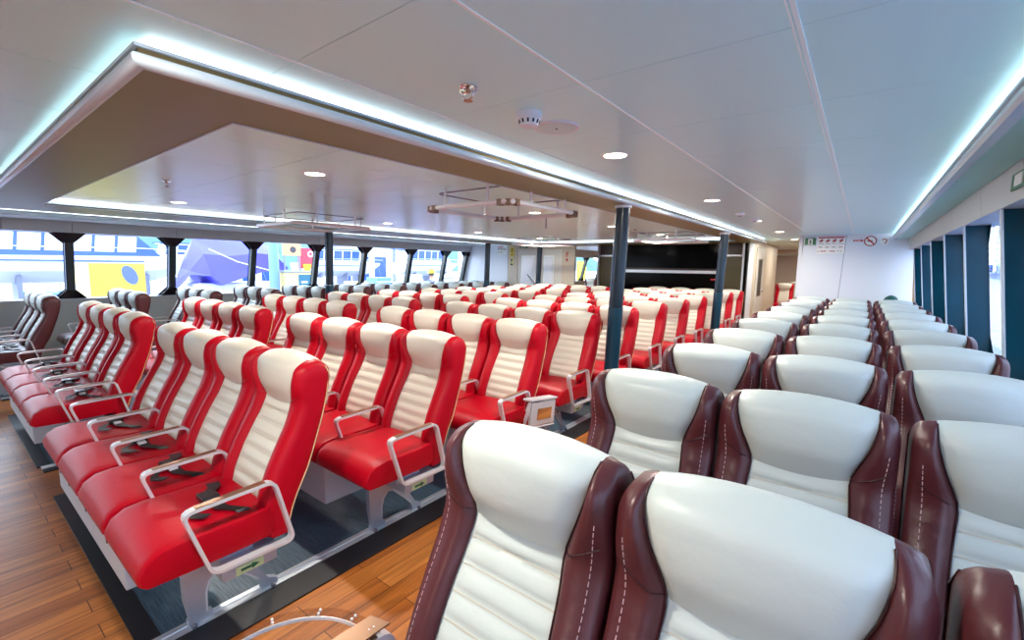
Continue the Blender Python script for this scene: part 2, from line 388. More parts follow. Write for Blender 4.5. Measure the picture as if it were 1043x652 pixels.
for y in RP:
    tn += 1
    mb = MB()
    mb.prism([(Xr(-.62), H - .62), (Xr(.352), H + .352), (Xr(.352) + .125, H + .352), (Xr(-.62) + .125, H - .62)], 'y', y, y + .045)
    p = S(mb.build('trim_%d' % tn, 'navy'))
    e = MB(); e.prism([(Xr(-.62) - .004, H - .62), (Xr(.352) - .004, H + .352), (Xr(.352) + .004, H + .352), (Xr(-.62) + .004, H - .62)], 'y', y - .004, y + .049)
    e.build('edge_strip', 'lip', p)

S(MB().box(-9.6, 1.0, -5.06, -5.0, 0, ZC).build('wall_near', 'wallp'))
# small plates on the fascias
def plate(name, x, y0, y1, z0, z1, m, label, cat, group=None):
    o = MB().box(x - .006, x + .006, y0, y1, H + z0, H + z1, .002).build(name, m); return tag(o, label, cat, group)
plate('vent_plate', -8.985, 1.86, 2.10, .437, .475, mat('brown_plate', srgb(70, 48, 34), .5), 'long dark brown slot plate above the second window from the left', 'plate')
plate('vent_plate', -8.985, 6.95, 7.25, .432, .470, mat('brown_plate_b', srgb(96, 40, 34), .5), 'reddish brown slot plate above the windows, beyond the near left pillar', 'plate')
for y, lb in ((3.22, 'small black plate with two pale marks above the tarpaulined boat window'), (5.72, 'small black plate above the windows, just right of the near left pillar')):
    o = MB().box(-8.992, -8.98, y, y + .17, H + .437, H + .478, .003).build('marker_plate', 'ink'); tag(o, lb, 'plate', 'marker plates on the window fascia')
    for k in (0, 1): MB().box(-8.98, -8.976, y + .03 + k * .065, y + .075 + k * .065, H + .447, H + .468).build('pale_mark', 'paper', o)
o = MB().box(.548, .556, 3.10, 3.38, H + .405, H + .485, .002).build('exit_sign', 'green'); tag(o, 'green and white sign at the right edge of the picture on the window fascia', 'sign')
MB().box(.544, .548, 3.16, 3.30, H + .418, H + .472).build('white_symbol', 'paper', o)

# ------------------------------------------------------------------ far bulkheads
LEAN = .035
def lean_x(x, z): return x + LEAN * (z - ZB)
mb = MB()
for x0, x1 in ((-.92, -.300), (-.292, .64)):
    mb.prism([(lean_x(x0, 0), 0), (lean_x(x1, 0) if x1 < 0 else .74, 0), (lean_x(x1, ZC) if x1 < 0 else .60, ZC), (lean_x(x0, ZC), ZC)], 'y', 10.0, 10.05)
S(mb.build('wall_far_right', 'wallp'))
S(MB().prism([(lean_x(-.300, 0), 0), (lean_x(-.292, 0), 0), (lean_x(-.292, ZC), ZC), (lean_x(-.300, ZC), ZC)], 'y', 10.01, 10.04).build('trim_8', 'steel'))
S(MB().box(-1.0, -.94, 10.05, 11.2, 0, ZC).build('wall_corridor_right', 'wallp'))

# signs on it (lettering and pictograms as marks)
def signbox(name, x0, x1, y, z0, z1, m, label, cat, group=None):
    o = MB().box(x0, x1, y - .008, y, H + z0, H + z1, .001).build(name, m); return tag(o, label, cat, group)
def marks(parent, name, m, y, rects):
    mb = MB()
    for a, b, c, d in rects: mb.box(a, b, y - .003, y, H + c, H + d)
    return mb.build(name, m, parent)
YS = 10.0
o = signbox('exit_sign', -.905, -.735, YS, .445, .585, 'green', 'small green emergency sign with a white figure on the white bulkhead, left of the notice', 'sign')
marks(o, 'white_symbol', 'paper', YS - .008, [(-.855, -.785, .465, .57), (-.895, -.745, .448, .458)])
marks(o, 'figure', 'green', YS - .011, [(-.828, -.812, .535, .553), (-.834, -.806, .495, .532), (-.834, -.824, .47, .495), (-.816, -.806, .47, .495)])
o = signbox('safety_notice', -.71, -.305, YS, .30, .60, 'paper', 'white safety notice with red header bar and four pictures on the white bulkhead', 'notice')
marks(o, 'header_bar', 'redp', YS - .008, [(-.70, -.315, .572, .595)])
ry = []; rk = []; rt = []
for k in range(4):
    x = -.685 + k * .098
    ry += [(x, x + .05, .512, .53), (x + .018, x + .058, .528, .548)]; rk += [(x + .008, x + .03, .50, .513), (x + .03, x + .05, .546, .556)]
    rt += [(x - .005, x + .065, .472, .478), (x - .005, x + .055, .418, .424), (x, x + .05, .404, .409)]
marks(o, 'picture', 'inkr', YS - .008, ry); marks(o, 'picture_shade', 'ink', YS - .008, rk); marks(o, 'caption', 'ink', YS - .008, rt)
marks(o, 'footer_text', 'inkr', YS - .008, [(-.66, -.57, .335, .35), (-.52, -.44, .335, .35)]); marks(o, 'footer_mark', 'ink', YS - .008, [(-.70, -.68, .332, .345), (-.40, -.385, .335, .35), (-.36, -.345, .335, .35)])
o = signbox('red_sign', -.19, -.055, YS, .505, .535, 'redp', 'small red strip sign between notice and no-smoking roundel', 'sign')
marks(o, 'text', 'paper', YS - .008, [(-.17, -.15, .513, .526), (-.14, -.12, .513, .526), (-.11, -.09, .513, .526)])
o = empty('no_smoking_sign', (.045, YS, H + .51)); tag(o, 'round red-ringed no-smoking sign on the white bulkhead', 'sign')
def ringmesh(mb, r0, r1, y0, y1, n=28, cx=0, cz=0):
    vs = []; fs = []
    for k in range(n):
        a = 2 * math.pi * k / n
        for r in (r0, r1):
            for y in (y0, y1): vs.append((cx + r * math.cos(a), y, cz + r * math.sin(a)))
    for k in range(n):
        i, j = k * 4, ((k + 1) % n) * 4
        fs += [(i, j, j + 1, i + 1), (i + 2, i + 3, j + 3, j + 2), (i, i + 2, j + 2, j), (i + 1, j + 1, j + 3, i + 3)]
    return mb.add(vs, fs)
ringmesh(MB(), .0, .088, -.004, 0).build('disc', 'paper', o)
ringmesh(MB(), .072, .088, -.009, -.004).build('ring', mat('dark_red', srgb(150, 40, 40), .4), o)
MB().prism([(-.062, .048), (-.048, .062), (.062, -.048), (.048, -.062)], 'y', -.009, -.004).build('bar', 'redp', o)
MB().prism([(-.045, -.008), (.03, -.008), (.03, .008), (-.045, .008)], 'y', -.007, -.004).build('cigarette', 'ink', o)
o = empty('hook_sign', (.235, YS, H + .50)); tag(o, 'small round sign with a dark curved mark at the right end of the bulkhead signs', 'sign')
ringmesh(MB(), 0, .06, -.004, 0).build('disc', 'paper', o)
MB().bar([(x, -.008, z) for x, z in ((-.035, .02), (-.02, .038), (.01, .04), (.028, .022), (.022, -.005), (.005, -.04))], .003, .014, (0, 1, 0)).build('curved_mark', 'inkr', o)

# left far bulkhead with double door
YL = 9.7
S(MB().box(-9.3, -7.62, YL, YL + .05, 0, ZI).build('wall_far_left', 'wallp'))
S(MB().box(-7.625, -7.615, YL - .004, YL, 0, ZB).build('trim_9', 'steel'))
S(MB().box(-7.61, -7.30, YL - .01, YL + .06, 0, ZI).build('wall_far_post_left', 'beige'))
S(MB().box(-5.92, -5.56, YL - .01, YL + .06, 0, ZI).build('wall_far_post_right', 'beige'))
S(MB().box(-7.30, -5.92, YL, YL + .05, H + .42, ZI).build('wall_far_lintel', 'beige'))
for n, (x0, x1) in enumerate(((-7.29, -6.58), (-6.56, -5.93))):
    d = S(MB().box(x0, x1, YL + .005, YL + .05, .01, H + .42, .004).build('door_%d' % (n + 1), 'doorw'))
    wx0, wx1 = (x0 + .14, x1 - .16) if n == 0 else (x0 + .12, x0 + .38)
    MB().box(wx0 - .02, wx1 + .02, YL - .004, YL + .005, H - .50, H + .27, .01).build('window_frame', 'seam', d)
    MB().box(wx0, wx1, YL - .008, YL - .004, H - .47, H + .24).build('pane', mat('door_window_%d' % n, srgb(226, 232, 244), .15, emis=None), d)  # opaque pane, pale colour painted in for the brightness behind the glass
    MB().tube([(x0 + .62 if n == 0 else x0 + .02, YL - .05, 1.0), (x0 + .55 if n == 0 else x0 + .10, YL - .05, 1.10)], .01).build('door_handle', 'steel', d)
MB().box(-6.66, -6.60, YL - .006, YL + .004, H + .28, H + .34).build('small_plate', 'ink', bpy.data.objects['door_1'])
MB().tube([(-6.95, YL - .03, H - .22), (-6.62, YL - .03, H - .52)], .012).build('push_bar', 'steel', bpy.data.objects['door_1'])
o = signbox('exit_sign', -7.22, -6.96, YL - .008, .46, .50, 'green', 'green emergency exit sign above the far white door', 'sign')
marks(o, 'white_symbol', 'paper', YL - .018, [(-7.16, -7.13, .467, .493), (-7.10, -7.02, .474, .487)])
o = signbox('warning_sign', -7.53, -7.40, YL - .018, .24, .49, 'yellow', 'tall yellow warning sign on the beige post left of the far door', 'sign')
marks(o, 'symbol', 'ink', YL - .027, [(-7.50, -7.43, .42, .45), (-7.49, -7.44, .36, .40), (-7.50, -7.43, .28, .31)])
o = signbox('instruction_sign', -7.53, -7.41, YL - .018, .00, .20, mat('pale_yellow', srgb(226, 218, 140), .5), 'pale yellow sign with dark symbols below the yellow warning sign', 'sign')
marks(o, 'symbol', 'ink', YL - .027, [(-7.505, -7.44, .13, .18), (-7.50, -7.46, .08, .11), (-7.51, -7.43, .01, .06)])
o = empty('fire_sign', (-5.80, YL - .01, H + .25)); tag(o, 'red letter F marking on the beige post right of the far door', 'sign')
MB().box(0, .022, -.006, 0, -.02, .10).box(.022, .075, -.006, 0, .078, .10).box(.022, .06, -.006, 0, .03, .05).build('letter', 'redp', o)
MB().box(.0, .05, -.006, 0, -.12, -.05, .002).build('flame_mark', 'inkr', o)
o = signbox('safety_notice', -7.98, -7.66, YL, .30, .53, 'paper', 'white safety notice with red header on the far left white partition', 'notice')
marks(o, 'header_bar', 'inkr', YL - .008, [(-7.97, -7.78, .49, .515)])
marks(o, 'picture', 'ink', YL - .008, [(-7.965 + k * .05, -7.935 + k * .05, .43, .47) for k in range(4)] + [(-7.75, -7.735, .41, .48), (-7.70, -7.685, .41, .48)])
marks(o, 'caption', 'ink', YL - .008, [(-7.965 + k * .05, -7.93 + k * .05, .38, .39) for k in range(4)] + [(-7.965, -7.92, .34, .35), (-7.88, -7.80, .34, .35)])

# media wall at the end of the centre block
YM = 10.5
S(MB().box(-5.38, -2.0, YM + .12, 14.5, 0, ZB + .02).build('wall_media', 'beige'))
mw = empty('media_wall', (0, YM, 0)); tag(mw, 'dark panelled media wall with black screens and olive side panels behind the centre seats', 'wall unit')
MB().box(-5.36, -2.08, .06, .12, 0, ZB).build('back_board', mat('dark_walnut', srgb(52, 34, 22), .3), mw)
MB().box(-4.72, -2.42, .01, .05, 1.52 + .0, ZB - .02, .004).build('screen', 'screen', mw)
MB().box(-4.72, -2.42, .01, .05, .60, 1.40, .004).build('screen', 'screen', mw)
MB().box(-4.74, -2.40, -.03, .05, 1.405, 1.475, .01).build('ledge', 'rail', mw)
MB().box(-5.30, -4.80, .02, .06, .30, 1.78, .003).build('side_panel', 'olive', mw)
MB().box(-2.38, -2.02, .02, .06, .30, 1.78, .003).build('side_panel', 'olive', mw)
fr = MB()
for x in (-5.36, -4.77, -2.03): fr.box(x, x + .035, .0, .06, 0, ZB)
for a, b in ((-5.36, -4.74), (-2.36, -2.0)): fr.box(a, b, .0, .06, 1.785, 1.82)
fr.build('silver_frame', 'rail', mw)
MB().box(-1.99, -1.94, .0, .12, 0, ZB).build('edge_post', 'screen', mw)
o = MB().box(-2.62, -2.50, YM - .05, YM - .02, 1.27, 1.30, .004).build('red_tag', 'redp'); o.rotation_euler = (0, 0, 0); tag(o, 'small red tag hanging on the black lower screen of the media wall', 'tag')
# corridor to the next cabin
S(MB().box(-2.0, -1.93, 10.62, 11.15, 0, ZC).build('wall_corridor_left', 'wallp'))
S(MB().box(-1.995, -1.935, 11.15, 14.5, 0, ZC).build('wall_corridor_left_rear', 'beige'))
d = S(MB().box(-1.935, -1.92, 11.5, 12.5, .01, 2.0, .004).build('door_3', 'doorw'))
MB().box(-1.92, -1.915, 11.75, 12.2, .9, 1.75).build('pane', 'glass', d)
MB().tube([(-1.90, 12.4, 1.0), (-1.90, 12.3, 1.0)], .012).build('door_handle', 'steel', d)
S(MB().box(-9.3, 1.0, 24, 24.1, 0, ZC).build('wall_rear_cabin', 'beige'))
S(MB().box(-9.3, 1.0, 17.0, 17.12, H + .50, ZC).build('wall_rear_beam', 'beige'))
S(MB().box(.9, 1.0, 10.05, 24, 0, ZC).build('wall_rear_right', 'beige'))

# ------------------------------------------------------------------ seats
def lerp(a, b, t): return a + (b - a) * t
def prof(tab, z):
    if z <= tab[0][0]: return tab[0][1]
    for (z0, v0), (z1, v1) in zip(tab[:-1], tab[1:]):
        if z <= z1:
            t = (z - z0) / (z1 - z0); t = t * t * (3 - 2 * t) if False else t; return lerp(v0, v1, t)
    return tab[-1][1]
FRONT = [(.38, .195), (.42, .178), (.50, .170), (.58, .188), (.68, .230), (.76, .272), (.83, .312), (.90, .340), (.93, .341), (.96, .334), (.995, .329), (1.03, .334), (1.06, .345)]
BACK = [(.38, .262), (.42, .275), (.50, .300), (.56, .326), (.63, .366), (.70, .392), (.76, .412), (.82, .434), (.88, .452), (.94, .468), (1.0, .478), (1.06, .484)]
WIN = [(.42, .142), (.60, .145), (.75, .140), (.84, .133), (.90, .127), (.92, .132), (.95, .147), (.98, .162), (1.02, .175), (1.06, .184), (1.09, .186)]
WO = .232
ZN = .903
def smooth(tab, z):
    return (prof(tab, z - .02) + prof(tab, z) * 2 + prof(tab, z + .02)) / 4
def seat_back(colside, colcentre, shell, pipe, parent, dz=0.0):
    rows = []                                          # (z, phi)
    nb = 49
    for k in range(nb + 1): rows.append((lerp(.385, ZN, k / nb), 0))
    nbelow = nb
    for k in range(1, 10): rows.append((lerp(ZN, 1.03, k / 9), 0))
    for k in range(1, 8): rows.append((1.03, k / 7 * math.pi / 2))
    ring = []
    ncen, nw = 12, 5
    for ri, (z0, phi) in enumerate(rows):
        zz = z0 + .058 * math.sin(phi); cph = math.cos(phi)
        f = smooth(FRONT, z0); b = smooth(BACK, z0); mid = .425
        if phi > 0: f = mid - (mid - f) * cph ** 0.9; b = mid + (b - mid) * cph
        last = ri == len(rows) - 1
        wi = smooth(WIN, z0 + .06 * math.sin(phi)) * (1 - .02 * (1 - cph)); wo = WO - .026 * (1 - cph) ** 1.2; wi = min(wi, wo - .020)
        below = z0 <= ZN + 1e-6
        def crown(x):
            c = max(0.0, min(1.0, (zz - .92) / .13)); return .030 * c * (1 - (abs(x) / WO) ** 2.2)
        def smile(x):
            if abs(x) > wi: return 0
            w = math.exp(-((z0 - ZN) / .035) ** 2) if phi == 0 else 0
            return -.014 * w * (1 - (x / wi) ** 2)
        pts = []
        # right back corner -> across the back -> left -> front: start with the front, left to right
        for k in range(nw):                            # left wing, outer to inner
            t = k / nw; x = -lerp(wo - .012, wi, t)
            bulge = -.010 * math.sin(math.pi * min(1, t * 1.02)) * cph
            pts.append((x, f + bulge + .006 * (1 - t) ** 2, zz + crown(x)))
        for k in range(ncen + 1):
            t = k / ncen; x = lerp(-wi, wi, t)
            edge = min(t, 1 - t) * ncen
            rec = (.022 if below else .006)
            if below:
                q = ((ZN - z0) / .054); rib = abs(math.sin(math.pi * q)) ** .45
                y = f + rec + .010 - .016 * rib
                if z0 > ZN - .006: y = f + .020
            else:
                up = min(1, (zz - ZN) / .05)
                y = f + .004 - .020 * (1 - (x / wi) ** 2) * cph * up + (.012 * (1 - up))
            if edge < .5: y = f + .020 * cph + .002     # seam groove beside the wing
            pts.append((x, y, zz + crown(x) + smile(x)))
        for k in range(nw):
            t = (k + 1) / nw; x = lerp(wi, wo - .012, t)
            bulge = -.010 * math.sin(math.pi * min(1, (1 - t) * 1.02)) * cph
            pts.append((x, f + bulge + .006 * t ** 2, zz + crown(x)))
        for t in (.12, .35, .65, .9):
            pts.append((wo, lerp(f, b, t), zz + crown(wo)))
        for x, y, z in list(reversed(pts[:nw * 2 + ncen + 1])):
            pts.append((x, b + .006 * cph * (1 - (x / wo) ** 2), zz + crown(x)))
        for t in (.9, .65, .35, .12):
            pts.append((-wo, lerp(f, b, t), zz + crown(wo)))
        if last: pts = [(x, mid, z) for x, y, z in pts]
        ring.append(pts)
    n = len(ring[0]); iL0, iC0, iC1, iR1 = 0, nw, nw + ncen, nw + ncen + nw
    parts = {'headrest': [], 'back_cushion': [], 'wl': [], 'wr': [], 'back_shell': []}
    for r in range(len(ring) - 1):
        for k in range(n):
            q = (r, k), (r, (k + 1) % n), (r + 1, (k + 1) % n), (r + 1, k)
            if iC0 <= k < iC1: key = 'back_cushion' if r < nbelow else 'headrest'
            elif iC1 <= k < iR1 + 5: key = 'wr'
            elif iR1 + 5 <= k < iR1 + 5 + iR1:
                fk = 2 * iR1 + 4 - k                    # the front column this back column mirrors
                key = 'back_shell' if rows[r][1] == 0 else ('headrest' if iC0 <= fk < iC1 else ('wr' if fk >= iC1 else 'wl'))
            else: key = 'wl'
            parts[key].append(q)
    def mk(name, faces, m, dzz=0):
        idx = {}; vs = []; fs = []
        for q in faces:
            f = []
            for key in q:
                if key not in idx: idx[key] = len(vs); vs.append(ring[key[0]][key[1]])
                f.append(idx[key])
            fs.append(f)
        return MB().add([(x, y, z + dz) for x, y, z in vs], fs)
    o1 = mk('headrest', parts['headrest'], colcentre); o1.build('headrest', colcentre, parent, True, 70)
    o2 = mk('back_cushion', parts['back_cushion'], colcentre); o2.build('back_cushion', colcentre, parent, True, 75)
    w1 = mk('side_bolster', parts['wl'], colside); w1.build('side_bolster', colside, parent, True, 70)
    w2 = mk('side_bolster', parts['wr'], colside); w2.build('side_bolster', colside, parent, True, 70)
    sh = mk('back_shell', parts['back_shell'], shell); sh.build('back_shell', shell, parent, True, 60)
    # piping: seam curves between wing and centre, diagonal wing seam, rear edge welt
    pm = MB()
    for col, sg in ((iC0, -1), (iC1, 1)):
        pm.tube([(ring[r][col][0], ring[r][col][1] - .005, ring[r][col][2] + dz) for r in range(0, len(ring) - 1, 2)], .0022, 5)
    pm.build('seam_piping', 'pipe_dark' if colside == 'brown' else colside, parent, True)
    for s in (-1, 1):
        pts = [(s * (WO + .001), smooth(BACK, z) - .012, z + dz) for z in [.44 + .05 * k for k in range(13)]] + [(s * (WO - .006), .478 - .02, 1.07 + dz)]
        MB().tube(pts, .0028, 5).build('edge_piping', pipe, parent, True)
    rz = [ring[r][0][2] for r in range(len(ring))]
    def onring(col, z):                                 # point of a ring column at height z
        for r in range(len(ring) - 1):
            if rows[r + 1][1] == 0 and rows[r][0] <= z <= rows[r + 1][0]:
                t = (z - rows[r][0]) / (rows[r + 1][0] - rows[r][0]); return Vector(ring[r][col]).lerp(Vector(ring[r + 1][col]), t)
        return Vector(ring[[q for q in range(len(rows)) if rows[q][1] == 0][-1]][col])
    for s, cols in ((-1, [nw, nw - 1, nw - 2, nw - 3, nw - 4, 0]), (1, [iC1 + q for q in range(6)])):   # stitched dart across each wing at the neck
        pts = [onring(c, lerp(ZN + .004, ZN + .050, q / 5)) + Vector((0, -.0012, dz)) for q, c in enumerate(cols)]
        MB().tube(pts, .0018, 5).build('wing_seam', 'pipe_dark' if colside == 'brown' else M['redshell'], parent, True)
    if colside == 'brown':
        for c in (1, iR1 - 1):
            pm = MB(); pts = [onring(c, .44 + .0145 * k) + Vector((0, -.0008, dz)) for k in range(40)]
            for i in range(len(pts) - 1): pm.tube([pts[i], pts[i].lerp(pts[i + 1], .62)], .0011, 4)
            pm.build('stitching', 'stitch', parent)
    qm = MB()
    for q in range(1, 8):                               # quilting seams across the back cushion
        z = ZN - .054 * q
        qm.tube([onring(iC0 + k, z) + Vector((0, -.001, dz)) for k in range(0, ncen + 1)], .0016, 4)
    qm.build('quilting_seam', 'quilt', parent, True)

def cushion(col, parent):
    # rounded upholstered block with waterfall front; boxed side with seam
    prof2 = [(.205, .50), (.19, .525), (.10, .520), (-.02, .522), (-.12, .524), (-.18, .515), (-.222, .490), (-.242, .450), (-.240, .420), (-.222, .404), (-.10, .400), (.10, .400), (.19, .405), (.205, .43)]
    mb = MB(); n = len(prof2)
    cols = [(-.236, .90, .0), (-.234, .97, .0), (-.222, 1.0, .0)] + [(x, 1.0, 1.0) for x in (-.19, -.12, -.06, 0, .06, .12, .19)] + [(.222, 1.0, .0), (.234, .97, .0), (.236, .90, .0)]
    vs = []; cy, cz = -.02, .462
    for x, s, c in cols:
        for y, z in prof2:
            zz = z + (.008 * (1 - (x / .236) ** 2) if z > .5 else 0)
            yy = y
            if c and abs(x) == .06 and -.12 < y < .12 and z > .5: zz -= .006
            vs.append((x, cy + (yy - cy) * s, cz + (zz - cz) * (s if abs(x) < .236 else .86)))
    fs = [tuple(range(n)), tuple(reversed(range(len(cols) * n - n, len(cols) * n)))]
    for i in range(len(cols) - 1):
        for k in range(n): fs.append((i * n + k, i * n + (k + 1) % n, (i + 1) * n + (k + 1) % n, (i + 1) * n + k))
    mb.add(vs, fs); o = mb.build('seat_cushion', col, parent, True, 50)
    pm = MB()
    for s in (-1, 1):
        pm.tube([(s * .2325, y, z) for y, z in ((.18, .515), (.08, .512), (-.06, .514), (-.15, .508), (-.20, .488), (-.226, .452))], .0022, 5)
    pm.build('seat_seam', 'pipe_tan' if col == 'red' else 'pipe_dark', parent, True)

ARM = [(-.112, .632), (.205, .640), (.275, .358), (-.030, .364)]
def armrest(parent, x, cap='bronze'):
    pts = arc([(x, y, z) for y, z in ARM], .035, 4, True)
    a = MB().bar(pts, .034, .012, (1, 0, 0), True).build('armrest', 'alu', parent, False)
    MB().bar([(x, -.07, .6395), (x, .17, .6455)], .026, .008).build('arm_cap', cap, a)
    return a

def make_seat(colside, colcentre, shell, pipe, left_arm=False, belt=False, right_arm=True, dz=0.0, ax=.2445):
    t = empty('passenger_seat', (0, 0, 0))
    seat_back(colside, colcentre, shell, pipe, t, dz)
    cushion(colside, t)
    if right_arm: armrest(t, ax)
    if left_arm: armrest(t, -(ax + (.05 if ax < .24 else 0)))
    if belt:
        b = MB()
        z = .534
        b.bar([(.225, .16, .46), (.205, .14, .50), (.17, .11, .533), (.10, .06, .538), (.03, .055, .545)], .048, .003, (.3, 1, 0))
        b.bar([(-.225, .17, .47), (-.20, .15, .505), (-.16, .12, .535), (-.10, .11, .540), (-.03, .04, .543)], .048, .003, (.25, 1, 0))
        b.bar([(.02, .04, .549), (.06, -.02, .541), (.10, -.03, .538), (.14, .0, .540)], .036, .003, (-.3, 1, 0))
        bl = b.build('seat_belt', 'belt', t)
        MB().box(-.045, .035, .02, .085, .536, .562, .007).build('buckle', 'buckle', bl)
        MB().box(.035, .07, .035, .07, .540, .552, .003).build('latch_tongue', 'alu', bl)
    return t

protos = {
    ('red', 0, 0): make_seat('red', 'cream', 'redshell', 'pipe_tan'),
    ('red', 1, 0): make_seat('red', 'cream', 'redshell', 'pipe_tan', left_arm=True),
    ('red', 0, 1): make_seat('red', 'cream', 'redshell', 'pipe_tan', belt=True),
    ('red', 1, 1): make_seat('red', 'cream', 'redshell', 'pipe_tan', left_arm=True, belt=True),
    ('brown', 0, 0): make_seat('brown', 'ivory', 'shell', 'pipe_dark', dz=.004),
    ('brown', 1, 0): make_seat('brown', 'ivory', 'shell', 'pipe_dark', left_arm=True, dz=.004),
    ('brownr', 0, 0): make_seat('brown', 'ivory', 'shell', 'pipe_dark', dz=.026, ax=.2385),
    ('brownr', 1, 0): make_seat('brown', 'ivory', 'shell', 'pipe_dark', left_arm=True, dz=.026, ax=.2385),
    ('brown', 0, 1): make_seat('brown', 'ivory', 'shell', 'pipe_dark', belt=True, dz=.004),
    ('brown', 1, 1): make_seat('brown', 'ivory', 'shell', 'pipe_dark', left_arm=True, belt=True, dz=.004),
}
used = set()
ORD = ['front', 'second', 'third', 'fourth', 'fifth', 'sixth', 'seventh', 'eighth', 'ninth', 'tenth', 'eleventh', 'twelfth']
def place(kind, la, belt, x, y, label, group):
    key = (kind, la, belt)
    if key in used: o = copy_tree(protos[key])
    else: o = protos[key]; used.add(key)
    o.location = (x, y, 0); tag(o, label, 'seat', group); return o

PX = .49
DX = .885                                               # row pitch of the red rows
POS4 = ['right-hand end', 'second from right', 'third from right', 'left-hand end']
def row_name(r): return 'the %s row' % ORD[r] if r else 'the front row'
# centre-right block B (four abreast) and centre-left block C (four abreast)
for blk, xr, nrows, bname in (('B', -1.83, 11, 'centre block beside the wooden aisle'), ('C', -4.27, 10, 'centre block on the window side')):
    for r in range(nrows):
        for s in range(4):
            place('red', 1 if s == 3 else 0, 1 if r == 0 else 0, xr - PX * (s + .5), .60 + DX * r,
                  'red seat %s, %s, %s' % (POS4[s], row_name(r), bname), 'red seats in the %s' % bname)
POS3R = ['beside the wooden aisle', 'in the middle', 'beside the dark window posts']
for r in range(10):
    for s in range(3):
        place('brownr', 1 if s == 0 else 0, 0, -.80 + .462 * (s + .5) + (.008 if s == 2 else 0), .415 + .778 * r,
              'brown seat %s, %s, right-hand block' % (POS3R[s], row_name(r)), 'brown seats in the right-hand block').scale = (.965, 1, 1)
POS3L = ['at the aisle end', 'in the middle', 'by the boat-side windows']
for r in range(11):
    y = .47 + .83 * r
    if y > 8.9: continue
    for s in range(3):
        place('brown', 1 if s == 2 else 0, 1 if r == 0 else 0, -7.19 - PX * (s + .5), y,
              'brown seat %s, %s, left-hand block' % (POS3L[s], row_name(r)), 'brown seats by the dock-side windows')
# next cabin seen past the bulkheads
for k, (x, y) in enumerate(((-2.35, 15.6), (-1.86, 15.6), (-1.75, 17.6), (-1.45, 19.6))):
    place('red', 0, 0, x, y, ['red and cream seat down the corridor, left of the nearest pair', 'red and cream seat down the corridor, right of the nearest pair', 'red and cream seat down the corridor, behind the nearest pair', 'farthest red and cream seat down the corridor'][k], 'red seats in the next cabin')
place('brown', 0, 0, -7.9, 14.6, 'brown and cream seat seen through the far opening left of the dark media wall', 'brown seats in the next cabin')

# ------------------------------------------------------------------ seat bases: box beam, cast end leg, bracket and arrow plate
def make_base(n, w, legs=True, sign=True):
    t = empty('seat_pedestal', (0, 0, 0))                   # origin at the right end of the row
    L = n * PX
    MB().box(-L + .05, -.48, -.19, .10, .145, .380, .006).build('box_beam', 'whitep', t)
    MB().box(-.48, -.06, -.02, .14, .33, .385, .004).build('cross_beam', 'leg', t)
    for k in range(n):
        MB().lathe([(.012, 0), (.012, .004)], 0, 0, 12).build('bolt', 'dark', t).matrix_local = Matrix.Translation((-.75 - k * .42 if k < n - 1 else -L + .12, -.191, .26)) @ Matrix.Rotation(math.pi / 2, 4, 'X') @ Matrix.Diagonal((1, 1, .5, 1))
    if legs:
        for xx in (-.27, -L + .22):
            out = [(-.045, .0), (.045, .0), (.045, .03), (.020, .035), (.022, .12), (.035, .165), (.065, .195), (.105, .190), (.230, .060), (.245, .03), (.245, .0), (.315, .0), (.315, .025), (.275, .045), (.235, .11), (.200, .20), (.185, .30), (.180, .335), (-.045, .335), (-.058, .26), (-.055, .12), (-.040, .03), (-.045, .03)]
            lg = MB().prism(out, 'x', xx - .016, xx + .016).build('leg', 'leg', t)
            hm = MB()
            for hy, hz, hr in ((.075, .262, .013), (.120, .240, .012), (.160, .205, .010)):
                pts = [(hy + hr * math.cos(a * math.pi / 6), hz + hr * math.sin(a * math.pi / 6)) for a in range(12)]
                hm.prism(pts, 'x', xx + .0155, xx + .0175)
            hm.build('hole', 'dark', lg)
            rim = MB().tube([(xx + .016, y, z) for y, z in ((.022, .04), (.024, .12), (.037, .167), (.066, .198), (.107, .192), (.232, .062))], .004, 5)
            rim.build('rim', 'whitep', lg)
            fb = MB()
            for by in (-.03, .29): fb.lathe([(.011, 0), (.011, .012), (.006, .016)], xx + .028, by, 8)
            fb.build('foot_bolt', 'steel', lg)
    br = MB().box(-.27, -.032, .015, .22, .270, .350, .004).build('arm_bracket', 'leg', t)
    if sign:
        sp = MB().box(-.031, -.028, .060, .165, .274, .310, .001).build('arrow_plate', mat('glow_plate', srgb(206, 232, 180), .5) if 'glow_plate' not in bpy.data.materials else bpy.data.materials['glow_plate'], t)
        MB().prism([(.078, .287), (.120, .287), (.120, .280), (.148, .292), (.120, .304), (.120, .297), (.078, .297)], 'x', -.028, -.0265).build('green_arrow', 'green', sp)
    return t
bases = {4: make_base(4, 0), 3: make_base(3, 0)}
usedb = set()
def place_base(n, x, y, label, group):
    if n in usedb: o = copy_tree(bases[n])
    else: o = bases[n]; usedb.add(n)
    o.location = (x, y, .012); tag(o, label, 'seat pedestal', group)
for r in range(11): place_base(4, -1.83, .60 + DX * r, 'pale box pedestal under %s of red seats beside the wooden aisle' % row_name(r), 'bases of the red rows')
for r in range(10): place_base(4, -4.27, .60 + DX * r, 'pale box pedestal under %s of the farther red centre block' % row_name(r), 'bases of the red rows')
for r in range(11):
    if .47 + .83 * r <= 8.9: place_base(3, -7.19, .47 + .83 * r, 'pale box pedestal under %s of left-hand brown seats' % row_name(r), 'bases of the brown rows')
